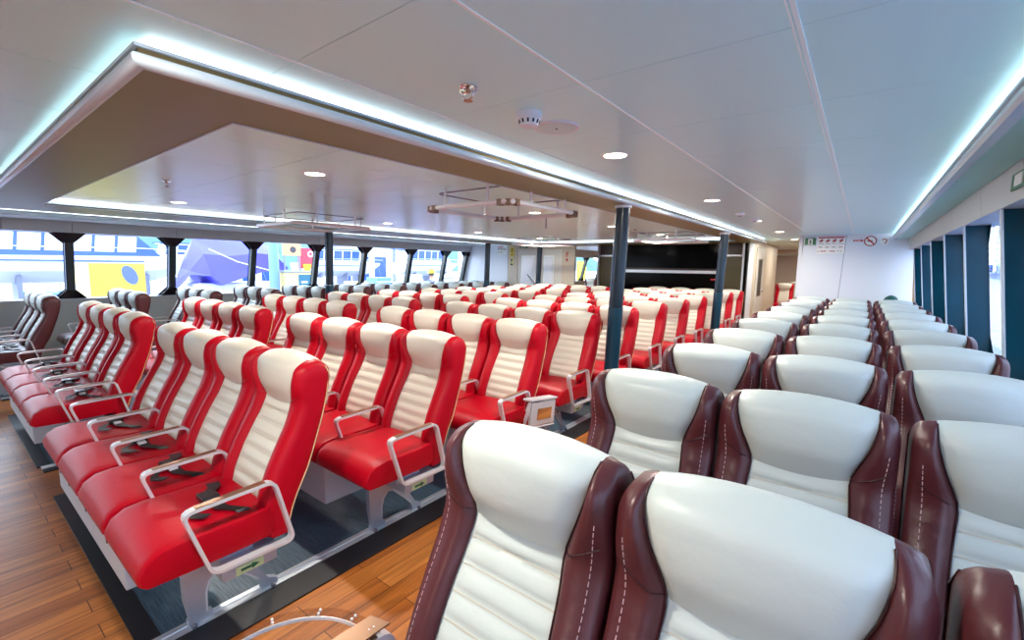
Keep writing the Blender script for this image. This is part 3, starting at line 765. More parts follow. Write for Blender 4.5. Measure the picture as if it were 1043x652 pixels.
for k, (x, y) in enumerate(((-2.11, 15.6), (-1.62, 15.6), (-1.51, 17.6), (-1.21, 19.6), (-7.66, 14.6))):
    o = make_base(1, 0, True, False); o.location = (x, y, 0); tag(o, ['single pedestal of the left seat down the corridor', 'single pedestal of the right seat down the corridor', 'single pedestal of the middle-distance seat down the corridor', 'single pedestal of the farthest seat down the corridor', 'single pedestal of the brown seat beyond the far opening'][k], 'seat pedestal', 'single pedestals in the next cabin')
for r in range(10):
    o = copy_tree(bases[3]); o.location = (.60, .415 + .778 * r, .012); o.scale = (.95, 1, 1); tag(o, 'pale box pedestal under %s of brown seats, right-hand block' % row_name(r), 'seat pedestal', 'bases of the brown rows')

# mats and floor rails under the blocks
def floor_mat(x0, x1, y0, y1, label):
    t = empty('floor_mat', (x0, y0, 0)); tag(t, label, 'floor mat')
    MB().box(0, x1 - x0, .075, y1 - y0, 0, .008).build('ribbed_sheet', 'mat', t)
    MB().box(0, x1 - x0, 0, .075, 0, .009).build('black_border', 'black_rubber', t)
    return t
floor_mat(-4.00, -2.135, .40, 10.2, 'dark ribbed mat with black front border under the centre seats nearer the camera')
floor_mat(-6.45, -4.66, .40, 9.6, 'dark ribbed mat with black front border under the centre seats nearer the dock-side windows')
floor_mat(-8.9, -7.32, .30, 9.6, 'dark ribbed mat with black front border under the left-hand window seats')
floor_mat(-.75, .55, .25, 9.9, 'dark ribbed mat under the right-hand brown seats')
for x, y1, lb in ((-2.10, 10.2, 'white aluminium seat rail and black strip along the aisle beside the centre seats'), (-4.62, 9.6, 'white aluminium seat rail between the two centre blocks'), (-7.29, 9.6, 'white aluminium seat rail along the left aisle')):
    t = empty('seat_rail', (x, .42, 0)); tag(t, lb, 'rail')
    MB().prism([(-.035, 0), (.032, 0), (.032, .012), (.012, .014), (.010, .010), (-.004, .010), (-.006, .014), (-.035, .012)], 'y', 0, y1 - .42).build('rail_profile', 'rail', t)
    MB().box(.032, .19 if x > -3 else .10, 0, y1 - .42, 0, .009).build('black_strip', 'black_rubber', t)

# acrylic tray and folded metal tray arm beside the nearest brown seat
t = empty('folding_tray', (-.862, .375, .655)); tag(t, 'clear curved acrylic tray with rivets beside the nearest brown seat armrest', 'tray')
n = 22
def traypt(a, r): a = math.radians(a); return (r * math.cos(a), r * math.sin(a))
an = [82 + k * 115 / n for k in range(n + 1)]
MB().prism([traypt(a, .218) for a in an] + [traypt(a, .190) for a in reversed(an)], 'z', .0, .010).build('curved_rim', 'acrylic', t)
MB().bar([(*traypt(a, .190), .005) for a in an], .010, .002, (0, 0, 1)).build('rim_edge', 'alu', t)
MB().prism([(.03, .0), (.03, .19), (.0, .19)] + [traypt(a, .19) for a in an], 'z', .001, .003).build('clear_top', 'clear', t)
MB().prism([(-.03, .10), (.03, .10), (.035, .24), (-.02, .225)], 'z', .010, .014).build('hinge_plate', 'bronze', t)
for a in (86, 104, 130, 160, 188):
    for r in (.209, .197):
        x, y = traypt(a, r); MB().lathe([(.0035, .010), (.0035, .013), (.002, .0145)], x, y, 10).build('rivet', 'alu', t)
t = empty('tray_box', (-1.745, 2.60, .50)); t.rotation_euler = (math.radians(-8), 0, 0); tag(t, 'shiny chrome folding tray box at the aisle end of the third red row', 'tray box')
MB().box(-.02, .035, -.16, .16, -.10, .085, .008).build('case', 'chrome', t)
MB().box(-.03, .045, -.165, .165, .085, .098, .004).build('lid', 'alu', t)
MB().box(.035, .040, -.15, .15, -.085, .075, .002).build('face_plate', 'alu', t)
MB().box(.040, .043, -.08, .10, -.05, .03, .001).build('pull_plate', 'chrome', t)
MB().tube([(.04, -.15, -.10), (.04, .15, -.10)], .006, 8).build('hinge_rod', 'alu', t)

# ------------------------------------------------------------------ pillars
def pillar(x, y, label):
    t = empty('support_pillar', (x, y, 0)); tag(t, label, 'pillar', 'round dark pillars')
    L = LEAN * (ZB)
    MB().tube([(-L, 0, 0), (-L * .45, 0, 1.16)], [.066, .066], 24).build('lower_sleeve', M['sleeve'], t, True)
    MB().tube([(-L * .45, 0, 1.165), (0, 0, ZB - .02)], [.063, .063], 24).build('shaft', 'pillar', t, True)
    MB().lathe([(.074, ZB - .024), (.074, ZB - .001), (.066, ZB - .001)], 0, 0, 24).build('collar', 'plastic', t, True)
pillar(-1.72, 3.82, 'dark blue round pillar nearest the camera, behind the second brown row')
pillar(-1.70, 7.42, 'dark blue round pillar farther down the wooden aisle, in front of the media wall')
pillar(-6.98, 4.14, 'slim dark pillar in front of the dock-side windows, under the left luggage rail')
pillar(-7.0, 8.15, 'slim dark pillar beside the white partition at the left end')
pillar(-6.35, 9.35, 'slim dark pillar in front of the far double door')

# ------------------------------------------------------------------ ceiling fittings
def downlight(x, y, z, label, grp):
    t = empty('downlight', (x, y, z)); tag(t, label, 'ceiling light', grp)
    ringm = []
    mb = MB(); n = 28; vs = []; fs = []
    for r, zz in ((.060, 0), (.064, -.004), (.074, -.003), (.076, 0)):
        for k in range(n): a = 2 * math.pi * k / n; vs.append((r * math.cos(a), r * math.sin(a), zz))
    for i in range(3):
        for k in range(n): fs.append((i * n + k, i * n + (k + 1) % n, (i + 1) * n + (k + 1) % n, (i + 1) * n + k))
    mb.add(vs, fs).build('rim', 'plastic', t, True)
    MB().lathe([(.060, -.001), (.060, -.004), (.04, -.006)], 0, 0, 24).build('lens', 'lens', t)
    L = bpy.data.lights.new('lamp', 'AREA'); L.shape = 'DISK'; L.size = .11; L.energy = DL; L.color = (1.0, .93, .82)
    lo = bpy.data.objects.new('lamp', L); lo.parent = t; lo.location = (0, 0, -.012); C.objects.link(lo)
DL = 14
YD = [-3.7, -1.7, .3, 2.46, 4.54, 6.73, 8.84]
nm = ['behind the viewer, far', 'behind the viewer, middle', 'just behind the viewer', 'nearest above the right aisle', 'second along the right aisle ceiling', 'third along the right aisle ceiling', 'fourth along the right aisle ceiling']
for k, y in enumerate(YD):
    downlight(-1.17, y, ZC, 'round warm downlight ' + nm[k], 'downlights')
for k, y in enumerate((11.2, 13.4, 15.6, 18.5)): downlight(-1.2, y, ZC, 'round warm downlight in the corridor ceiling, ' + ['nearest', 'second', 'third', 'farthest, added unseen'][k], 'downlights')  # the last two are added to brighten the next cabin
for k, (x, y) in enumerate(((-2.2, 20.5), (-1.2, 21.5), (-7.5, 13.0))): downlight(x, y, ZC, 'added unseen downlight in the next cabin, ' + ['left of the corridor', 'far end of the corridor', 'beyond the far double door'][k], 'downlights')  # extra lamps added out of view to lift the passage and door end
for j, x in enumerate((-3.0, -5.65)):
    for k, y in enumerate((1.69, 4.30, 6.30, 8.30)):
        downlight(x, y, ZI, 'round warm downlight in the inner ceiling, %s, %s' % (['column nearer the camera', 'column nearer the windows'][j], ['nearest of its column', 'second of its column', 'third of its column', 'farthest of its column'][k]), 'downlights')
# smoke detector, ceiling speaker, sprinklers
t = empty('smoke_detector', (-1.155, 1.60, ZC)); tag(t, 'white round smoke detector with slots on the ceiling', 'smoke detector')
MB().lathe([(.052, 0), (.053, -.022), (.048, -.028)], 0, 0, 32).build('base', 'plastic', t, True)
MB().lathe([(.046, -.028), (.038, -.050), (.026, -.056)], 0, 0, 32).build('cover', 'plastic', t, True)
mb = MB()
for k in range(12):
    a = k * math.pi / 6; c, s = math.cos(a), math.sin(a)
    mb.bar([(.0455 * c, .0455 * s, -.031), (.0405 * c, .0405 * s, -.045)], .008, .002, (-s, c, 0))
mb.build('slot', 'dark', t)
t = empty('ceiling_speaker', (-1.165, 1.83, ZC)); tag(t, 'flat round white ceiling speaker beside the smoke detector', 'speaker')
MB().lathe([(.104, 0), (.104, -.004), (.098, -.007), (.092, -.005)], 0, 0, 40).build('rim', 'plastic', t, True)
MB().lathe([(.091, -.0052), (.091, -.0062)], 0, 0, 40).build('grille', 'spk', t)
MB().lathe([(.006, -.0062), (.006, -.0075)], 0, 0, 12).build('centre_screw', 'dark', t)
def small_disc(x, y, r, name, label, cat, z=ZC):
    t = empty(name, (x, y, z)); tag(t, label, cat)
    MB().lathe([(r, 0), (r, -.02), (r * .6, -.03)], 0, 0, 24).build('body', 'plastic', t, True)
    MB().lathe([(r * .35, -.03), (r * .3, -.036)], 0, 0, 16).build('nozzle', 'steel', t, True)
small_disc(-1.17, 5.75, .05, 'ceiling_sensor', 'small white ceiling sensor between the second and third aisle downlights', 'sensor')
small_disc(-1.15, 6.5, .06, 'smoke_detector', 'far white smoke detector just before the third aisle downlight', 'smoke detector')
def sprinkler(x, y, z, label):
    t = empty('sprinkler_head', (x, y, z)); tag(t, label, 'sprinkler')
    MB().lathe([(.030, 0), (.032, -.003), (.030, -.006), (.014, -.008)], 0, 0, 24).build('escutcheon', 'chrome', t, True)
    MB().lathe([(.010, -.006), (.010, -.018), (.007, -.022)], 0, 0, 16).build('nozzle', 'bronze', t, True)
    for s in (-1, 1):
        MB().tube(arc([(s * .008, 0, -.014), (s * .030, 0, -.020), (s * .020, 0, -.040), (0, 0, -.046)], .010, 3), .003, 6).build('frame_arm', 'chrome', t, True)
        ringmesh(MB(), .008, .013, -.003, .003, 16, 0, 0).build('ring_clip', 'chrome', t).matrix_local = Matrix.Translation((s * .024, 0, -.012)) @ Matrix.Rotation(.9, 4, 'X')
    MB().lathe([(.016, -.048), (.017, -.050), (.004, -.052)], 0, 0, 16).build('deflector', 'bronze', t, True)
sprinkler(-1.167, 1.245, ZC, 'metal sprinkler head on the main ceiling above the aisle')
sprinkler(-4.20, 1.19, ZI, 'small metal sprinkler head on the inner ceiling near the raft corner')
sprinkler(-2.90, 6.9, ZI, 'small far sprinkler head on the inner ceiling before the media wall')

# luggage / hanging rails
def rack(x0, x1, y0, y1, label, clips):
    t = empty('hanging_rail', ((x0 + x1) / 2, (y0 + y1) / 2, ZI)); tag(t, label, 'hanging rail', 'overhead hanging rails')
    a, b = (x1 - x0) / 2, (y1 - y0) / 2
    lo = arc([(-a, -b, -.15), (a, -b, -.15), (a, b, -.15), (-a, b, -.15)], .10, 5, True)
    MB().tube(lo, .018, 8, True).build('lower_loop', 'alu', t, True)
    up = arc([(-a + .06, -b + .06, -.03), (a - .06, -b + .06, -.03), (a - .06, b - .06, -.03), (-a + .06, b - .06, -.03)], .06, 4, True)
    MB().tube(up, .006, 6, True).build('upper_loop', 'steel', t, True)
    for x, y in ((-a, -b * .5), (-a, b * .5), (a, -b * .5), (a, b * .5), (-a * .5, -b), (a * .5, -b), (-a * .5, b), (a * .5, b)):
        MB().tube([(x, y, 0), (x, y, -.15)], .009, 8).build('hanger_post', 'alu', t, True)
    if clips:
        random.seed(3)
        for k in range(14):
            q = lo[int(k * len(lo) / 14)]; c = MB().box(q[0] - .02, q[0] + .02, q[1] - .02, q[1] + .02, -.178, -.132, .005).build('clip', mat('brown_clip', srgb(110, 84, 66), .5) if 'brown_clip' not in bpy.data.materials else bpy.data.materials['brown_clip'], t)
        MB().tube([(0.1, b, -.16), (.1, b, -.26)], .005, 6).build('hanging_strap', 'steel', t)
    return t
rack(-2.85, -1.98, 2.55, 3.50, 'silver hanging rail loop with brown clips under the inner ceiling, nearer the camera', True)
rack(-6.05, -5.05, 2.60, 3.60, 'silver hanging rail loop around the slim left pillar near the windows', False)
rack(-3.1, -2.15, 7.3, 8.3, 'far silver hanging rail in front of the media wall, right', False)
rack(-5.9, -4.9, 7.6, 8.6, 'far silver hanging rail before the double door', False)

# green item behind the last brown row
o = MB().lathe([(.11, 0), (.11, .98), (.10, 1.05), (.075, 1.10), (.04, 1.13), (.005, 1.14)], .38, 9.45, 24).build('covered_bin', mat('dark_green_cover', srgb(20, 84, 76), .6), None, True)
tag(o, 'dark green rounded top showing above the last brown row by the bulkhead', 'bin')
# low side console by the left windows
for y, lb in ((1.35, 'grey low cabinet with dark green top by the left wall, nearest'), (2.15, 'grey low cabinet by the left wall behind the first brown row')):
    t = empty('side_console', (-6.75, y, 0)); 
    bpy.data.objects.remove(t)

# ------------------------------------------------------------------ outside, dock side (left)
GZ = H - 2.0
S(MB().box(-60, -10.2, -25, 70, GZ - .3, GZ).build('ground_quay', 'concrete'))
S(MB().box(-10.2, -9.6, -25, 70, GZ - 3, GZ - 1.5).build('ground_dock_water', 'water'))
def cruiser(x, y0, y1, zk, zd, zt, label, n=5, wcol='boatwin', canopy=False):
    """cabin cruiser on the hard: length along y"""
    t = empty('motor_boat', (x, (y0 + y1) / 2, GZ)); tag(t, label, 'boat', 'boats ashore')
    L = y1 - y0; h = L / 2; B = L * .17
    K, D, T_ = zk - GZ, zd - GZ, zt - GZ
    mb = MB(); sec = []
    for k in range(9):
        u = k / 8; y = -h + L * u; w = B * (1 - max(0, (u - .55) / .45) ** 2 * .97); kk = K + (D - K) * max(0, (u - .7) / .3) ** 2 * .9
        dd = D + .12 * L * .1 * u
        sec.append([(-w, y, dd), (-w * .85, y, lerp(kk, dd, .45)), (0, y, kk), (w * .85, y, lerp(kk, dd, .45)), (w, y, dd)])
    vs = [p for s_ in sec for p in s_]; fs = []
    for i in range(8):
        for k in range(5): fs.append((i * 5 + k, i * 5 + (k + 1) % 5, (i + 1) * 5 + (k + 1) % 5, (i + 1) * 5 + k))
    fs += [(0, 1, 2, 3, 4), (40, 41, 42, 43, 44)]
    mb.add(vs, fs).build('hull', 'boatw', t, True, 40)
    MB().box(B * .96, B * 1.0, -h * .9, h * .35, D - .16, D - .12).build('hull_stripe', 'blue', t)
    # cabin with raked windows
    y0c, y1c = -h * .85, h * .55; W = B * .75
    sh = [(y0c, D), (y1c, D), (y1c - (T_ - D) * .9, T_ - .06), (y0c + (T_ - D) * .25, T_ - .06)]
    MB().prism(sh, 'x', -W, W).build('cabin', wcol if canopy else 'boatw', t)
    MB().box(-W * 1.05, W * 1.05, y0c - .1, y1c - (T_ - D) * .8, T_ - .06, T_).build('hardtop', wcol, t)
    span = (y1c - y0c) - (T_ - D) * 1.1; x0 = y0c + (T_ - D) * .2
    for k in range(n):
        a = x0 + span * k / n + .04; b = x0 + span * (k + 1) / n - .05; zz0 = D + (T_ - D) * .22; zz1 = T_ - .12
        MB().prism([(a, zz0), (b, zz0), (b + .06, zz1), (a + .06, zz1)], 'x', W, W + .012).build('cabin_window', 'boatw' if canopy else wcol, t)
    MB().tube([(B * .9, -h, D + .02), (B * .9, -h, D + .28), (B * .9, h * .3, D + .34), (B * .3, h, D + .3)], .015, 6).build('guard_rail', 'alu', t)
    cr = MB()
    for yy in (-h * .6, 0, h * .4): cr.box(-B * .6, B * .6, yy - .06, yy + .06, 0, lerp(K, D, .3))
    cr.build('cradle', 'steel', t)
    return t
cruiser(-22, .6, 7.2, .72, 1.62, 2.48, 'white cabin cruiser with blue windows ashore, seen in the leftmost windows', 6, 'blue', True)
cruiser(-30, 7.6, 11.2, .9, 1.70, 2.5, 'white boat behind the yellow skip, farther away', 3)
cruiser(-34, -3.5, 2.0, .6, 1.5, 2.3, 'white boat at the left edge behind the cruiser', 4)
cruiser(-30, 15.5, 22.0, .6, 1.5, 2.5, 'white boat ashore between the third and fourth window posts', 5)
cruiser(-26, 20.5, 26.5, .7, 1.6, 2.6, 'white boat behind the worker in the yellow helmet', 5)
t = empty('yellow_skip', (-15.6, 3.05, GZ)); tag(t, 'pale yellow box container with grey-blue oval patch beyond the second window', 'container')
MB().box(-.6, .6, -.56, .58, 0, .48 + 1.44, .02).build('body', 'skip', t)
ov = [(.26 + .15 * math.cos(k * math.pi / 12) - .06 * math.sin(k * math.pi / 12), 1.62 + .24 * math.sin(k * math.pi / 12)) for k in range(24)]
MB().prism(ov, 'x', .6, .606).build('oval_patch', 'skipblue', t)
MB().box(-.62, .62, -.60, -.52, 0, 1.9, .01).build('edge_strip', 'sand', t)
# tarpaulined boat: faceted draped hull on stands
t = empty('tarpaulin_boat', (-18.5, 6.8, GZ)); tag(t, 'boat wrapped in bright blue tarpaulin beyond the third window', 'boat')
ridge = [(-1.55, 1.25), (-1.25, 1.75), (-.95, 2.75), (-.2, 2.86), (.8, 2.9), (1.5, 2.7), (2.2, 1.9)]
low = [(-1.5, 1.1), (-1.2, 1.55), (-.8, 1.5), (-.55, 1.2), (.2, 1.45), (1.0, 1.65), (2.0, 1.6)]
vs = []; fs = []
for k, ((y, z), (yl, zl)) in enumerate(zip(ridge, low)):
    w = [.2, .5, 1.1, 1.3, 1.2, .9, .25][k]
    vs += [(-w, yl, zl), (-w * .8, y, lerp(zl, z, .55) + .05), (0, y, z), (w * .7, y + .06, lerp(zl, z, .6)), (w, yl, zl)]
for k in range(6):
    for j in range(5): fs.append((k * 5 + j, k * 5 + (j + 1) % 5, (k + 1) * 5 + (j + 1) % 5, (k + 1) * 5 + j))
fs += [(0, 1, 2, 3, 4), (30, 31, 32, 33, 34)]
MB().add(vs, fs).build('tarpaulin', 'tarp', t)
MB().box(-.7, .7, -1.1, 1.8, .7, 1.25, .1).build('hull', 'boatw', t)
for y in (-.9, .5, 1.5): MB().box(-.5, .5, y, y + .15, 0, .8).build('stand', 'steel', t)
MB().tube([(1.3, -.9, 2.4), (1.2, 0, 2.0), (1.15, 1.1, 1.7)], .015, 5).build('rope', 'plastic', t)
o = MB().lathe([(.13, 0), (.13, 3.2)], -13.2, 6.12, 20).build('quay_post', 'postb', None, True); tag(o, 'pale blue round post outside between the third and fourth windows', 'post')
t = empty('orange_board', (-17, 8.55, GZ)); tag(t, 'orange board with dark round mark on a stand beyond the fourth window', 'board')
MB().box(-.03, .03, -.34, .34, 2.26, 2.82, .01).build('board', 'tan', t)
ringm = MB(); ringm.prism([(.04 + .12 * math.cos(k * math.pi / 8), 2.48 + .12 * math.sin(k * math.pi / 8)) for k in range(16)], 'x', .03, .035); ringm.build('round_mark', 'ink', t)
for y in (-.3, .26): MB().box(-.02, .02, y, y + .05, 0, 2.3).build('leg', 'steel', t)
t = empty('red_board', (-17.2, 9.2, GZ)); tag(t, 'red board with white ring and yellow patch beyond the fourth window', 'board')
MB().box(-.03, .03, -.30, .36, 1.78, 2.56, .01).build('board', mat('board_red', srgb(224, 60, 80), .5), t)
mb = MB(); n = 20
vs = []; fs = []
for k in range(n):
    a = 2 * math.pi * k / n
    for r in (.07, .12): vs.append((.035, .18 + r * math.cos(a), 2.34 + r * math.sin(a)))
for k in range(n): fs.append((k * 2, k * 2 + 1, ((k + 1) % n) * 2 + 1, ((k + 1) % n) * 2))
mb.add(vs, fs).build('white_ring', 'paper', t)
MB().prism([(-.16, 1.95), (.16, 1.95), (.10, 1.62), (-.10, 1.62)], 'x', .05, .10).build('yellow_patch', 'yellow', t)
MB().box(-.02, .02, -.25, -.2, 0, 1.8).box(-.02, .02, .25, .3, 0, 1.8).build('leg', 'steel', t)
t = empty('storage_bin', (-13.2, 6.75, GZ)); tag(t, 'cream storage locker with teal front panel on the quay beyond the fourth window', 'locker')
MB().box(-.35, .35, -.42, .30, 0, 1.72, .01).build('body', 'sand', t)
MB().box(.35, .36, -.12, .26, .9, 1.66, .004).build('front_panel', 'teal', t)
MB().box(-.37, .38, -.45, .33, 1.72, 1.76, .005).build('lid', 'steel', t)
MB().box(.36, .363, -.04, .14, 1.42, 1.47).build('label_strip', 'paper', t)
def dinghy(x, y, col, label, l=1.0):
    t = empty('dinghy', (x, y, GZ + .6)); tag(t, label, 'dinghy', 'small craft on the quay')
    sec = []; 
    for k in range(7):
        u = k / 6; w = .36 * math.sin(math.pi * (.12 + .8 * u)) ; sec.append([(-w, (u - .5) * l, .42), (-w * .7, (u - .5) * l, .12), (0, (u - .5) * l, .02), (w * .7, (u - .5) * l, .12), (w, (u - .5) * l, .42)])
    vs = [p for s_ in sec for p in s_]; fs = []
    for i in range(6):
        for k in range(5): fs.append((i * 5 + k, i * 5 + (k + 1) % 5, (i + 1) * 5 + (k + 1) % 5, (i + 1) * 5 + k))
    fs += [(0, 1, 2, 3, 4), (30, 31, 32, 33, 34)]
    MB().add(vs, fs).build('hull', col, t, True, 50)
    MB().box(-.28, .28, -.1, .1, .36, .40).build('seat', 'boatw', t)
    MB().box(-.25, .25, -.3, -.2, -.6, .10).box(-.25, .25, .2, .3, -.6, .10).build('trestle', 'steel', t)
dinghy(-16.4, 10.7, 'redp', 'small red dinghy on trestles beyond the fifth window')
dinghy(-15.4, 9.6, 'blue', 'small blue dinghy beside the red dinghy')
dinghy(-16.5, 12.0, 'pink', 'small pink craft right of the red dinghy')
dinghy(-19, .2, 'redp', 'red craft at the far left edge beyond the first window', 1.6)
dinghy(-19.5, 2.3, 'teal', 'teal craft beyond the first window', 1.0)
o = MB().box(-17.6, -17.4, 8.0, 24.0, GZ, GZ + 1.05, .01).build('quay_barrier', mat('barrier_blue', srgb(120, 150, 220), .5)); tag(o, 'long low pale blue barrier along the quay behind the seats', 'barrier')
for k, (y0, y1, h_, m_) in enumerate(((-8, 4, 3.0, 'bldg'), (14, 19, 2.9, 'boatw'), (24, 31, 3.6, 'bldg'), (31.5, 38, 3.9, 'boatw'), (44, 52, 4.3, 'bldg'))):
    lb = ['pale low shed at the far left beyond the boats', 'white boat shed beyond the fifth window', 'pale grey boat shed beyond the worker', 'white shed with blue openings beyond the last windows', 'farthest pale shed on the quay'][k]
    t = empty('boat_shed', (-40, (y0 + y1) / 2, GZ)); tag(t, lb, 'shed', 'sheds along the quay')
    hw = (y1 - y0) / 2
    MB().prism([(-hw, 0), (hw, 0), (hw, h_), (0, h_ + .7), (-hw, h_)], 'x', -3, 0).build('wall', m_, t)
    for q in range(3): MB().box(0, .02, -hw + .5 + q * hw * .6, -hw + .5 + q * hw * .6 + hw * .4, 0.3, h_ * .75).build('opening', 'boatwin' if k != 0 else 'postb', t)
    MB().prism([(-hw - .2, h_ - .05), (0, h_ + .68), (hw + .2, h_ - .05), (hw + .2, h_ + .08), (0, h_ + .82), (-hw - .2, h_ + .08)], 'x', -3.2, .2).build('roof', 'postb', t)
t = empty('warning_hoarding', (-14, 24.5, GZ)); tag(t, 'yellow hoarding seen through the far opening left of the media wall', 'hoarding')
MB().box(-.05, .05, -1.2, -.1, 1.0, 2.35).build('board', 'yellow', t); MB().box(-.05, .05, .3, 1.3, 1.0, 2.35).build('board', 'yellow', t)
MB().box(-.04, .04, -1.3, 1.4, .1, 1.0).build('base_rail', 'boatw', t)
o = MB().box(-14.2, -14.1, 15.0, 15.4, GZ, GZ + 3.3).build('pink_banner', 'pink'); tag(o, 'tall pink banner outside the last window', 'banner')
random.seed(5)
for k, (x, y, w_, h_, m_) in enumerate(((-17, 1.0, .5, .9, 'boatw'), (-17.5, 2.0, .6, 1.1, 'postb'), (-17, 4.6, .5, .8, 'boatw'), (-16.6, 5.2, .45, .7, 'postb'), (-15.4, 7.4, .6, 1.0, 'bldg'), (-20, 11.4, .8, 1.3, 'boatw'), (-20, 13.2, .8, 1.1, 'sand'), (-20, 14.6, .9, 1.3, 'postb'), (-21, 17.5, 1.0, 1.4, 'bldg'), (-22, 21.0, 1.1, 1.4, 'boatw'))):
    t = empty('storage_crate', (x, y, GZ)); tag(t, 'pale slatted crate on the quay, %s from the left' % ['first', 'second', 'third', 'fourth', 'fifth', 'sixth', 'seventh', 'eighth', 'ninth', 'tenth'][k], 'crate', 'crates on the quay')
    MB().box(-w_ / 2, w_ / 2, -w_ / 2, w_ / 2, .08, h_, .02).build('body', m_, t)
    sl = MB()
    for q in range(4): sl.box(w_ / 2, w_ / 2 + .02, -w_ / 2 - .02, w_ / 2 + .02, .12 + q * h_ * .24, .18 + q * h_ * .24)
    sl.build('slat', 'boatwin' if k % 3 == 0 else 'bldg', t); MB().box(-w_ / 2, w_ / 2, -w_ / 2, w_ / 2, 0, .08).build('pallet', 'tan', t)
# masts among the boats
for k, (x, y, h_) in enumerate(((-24, 8.6, 5), (-26, 10.2, 5), (-25, 17, 6), (-27, 19, 6), (-24, 3.2, 5))):
    t = empty('boat_mast', (x, y, GZ)); tag(t, ['thin mast right of the yellow skip', 'thin mast behind the tarpaulined boat', 'thin mast beyond the fifth window', 'thin mast beyond the sixth window', 'thin mast behind the white cruiser'][k], 'mast', 'masts ashore')
    MB().tube([(0, 0, 0), (0, 0, h_)], .04, 8).build('pole', 'alu', t); MB().tube([(0, -.6, h_ * .7), (0, .6, h_ * .7)], .02, 6).build('spreader', 'alu', t)
    MB().tube([(0, 0, h_), (0, 1.6, .5)], .008, 4).build('stay', 'steel', t)
# hills
mb = MB(); vs = []; fs = []; n = 40
for k in range(n + 1):
    y = -60 + 260 * k / n; z = 7.5 + 2.2 * math.sin(k * .5) + 1.4 * math.sin(k * 1.3 + 1) + (2.5 if k < 14 else 0) - k * .02
    vs += [(-95, y, GZ), (-110, y, z), (-150, y, z + 3), (-150, y, GZ)]
for k in range(n):
    for j in range(4): fs.append((k * 4 + j, k * 4 + (j + 1) % 4, k * 4 + 4 + (j + 1) % 4, k * 4 + 4 + j))
fs += [(0, 1, 2, 3), (n * 4, n * 4 + 1, n * 4 + 2, n * 4 + 3)]
o = S(mb.add(vs, fs).build('ground_hills', 'hill', None, True, 80))

# worker in yellow helmet
def skin_body(parent, name, m, verts, edges, radii, root=0, sub=2):
    me = bpy.data.meshes.new(name); me.from_pydata(verts, edges, []); o = bpy.data.objects.new(name, me); C.objects.link(o); o.parent = parent
    md = o.modifiers.new('skin', 'SKIN'); 
    for i, r in enumerate(radii): me.skin_vertices[0].data[i].radius = (r[0], r[1]) if isinstance(r, tuple) else (r, r)
    me.skin_vertices[0].data[root].use_root = True
    s = o.modifiers.new('sub', 'SUBSURF'); s.levels = sub; s.render_levels = sub; me.materials.append(M[m] if isinstance(m, str) else m); return o
t = empty('person', (-12.6, 11.5, GZ), math.radians(-60)); tag(t, 'person in a blue work shirt and yellow hard hat standing on the quay, facing away', 'person')
V = [(0, 0, .95), (0, .01, 1.15), (0, .0, 1.38), (0, 0, 1.50), (0, -.01, 1.60), (0, -.01, 1.70),
     (-.10, 0, .90), (-.12, .01, .50), (-.12, 0, .09), (-.13, -.12, .04), (.10, 0, .90), (.12, .01, .50), (.12, 0, .09), (.13, -.12, .04),
     (-.19, 0, 1.40), (-.25, .0, 1.13), (-.22, -.12, .93), (-.20, -.16, .85), (.19, 0, 1.40), (.25, .0, 1.13), (.22, -.12, .93), (.20, -.16, .85)]
E_ = [(0, 1), (1, 2), (2, 3), (3, 4), (4, 5), (0, 6), (6, 7), (7, 8), (8, 9), (0, 10), (10, 11), (11, 12), (12, 13), (2, 14), (14, 15), (15, 16), (16, 17), (2, 18), (18, 19), (19, 20), (20, 21)]
Rr = [(.15, .10), (.14, .10), (.16, .10), .055, .085, .085, .085, .06, .045, .04, .085, .06, .045, .04, .065, .048, .035, .035, .065, .048, .035, .035]
skin_body(t, 'body', 'skin', V, E_, Rr)
V2 = [(0, 0, .93), (0, .01, 1.15), (0, .0, 1.38), (-.20, 0, 1.40), (-.26, 0, 1.13), (-.235, -.10, .97), (.20, 0, 1.40), (.26, 0, 1.13), (.235, -.10, .97)]
skin_body(t, 'shirt', 'shirt', V2, [(0, 1), (1, 2), (2, 3), (3, 4), (4, 5), (2, 6), (6, 7), (7, 8)], [(.17, .125), (.16, .12), (.18, .12), .08, .062, .05, .08, .062, .05])
V3 = [(0, 0, .92), (-.11, 0, .84), (-.12, .01, .5), (-.12, 0, .12), (.11, 0, .84), (.12, .01, .5), (.12, 0, .12)]
skin_body(t, 'trousers', 'trouser', V3, [(0, 1), (1, 2), (2, 3), (0, 4), (4, 5), (5, 6)], [(.16, .12), .10, .075, .065, .10, .075, .065])
MB().lathe([(.10, 1.60), (.105, 1.66), (.10, 1.70)], 0, -.005, 20).build('hair', 'hair', t, True)
MB().lathe([(.155, 1.695), (.14, 1.70), (.135, 1.76), (.11, 1.82), (.06, 1.85), (.01, 1.86)], 0, -.01, 24).build('hard_hat', 'yellow', t, True)

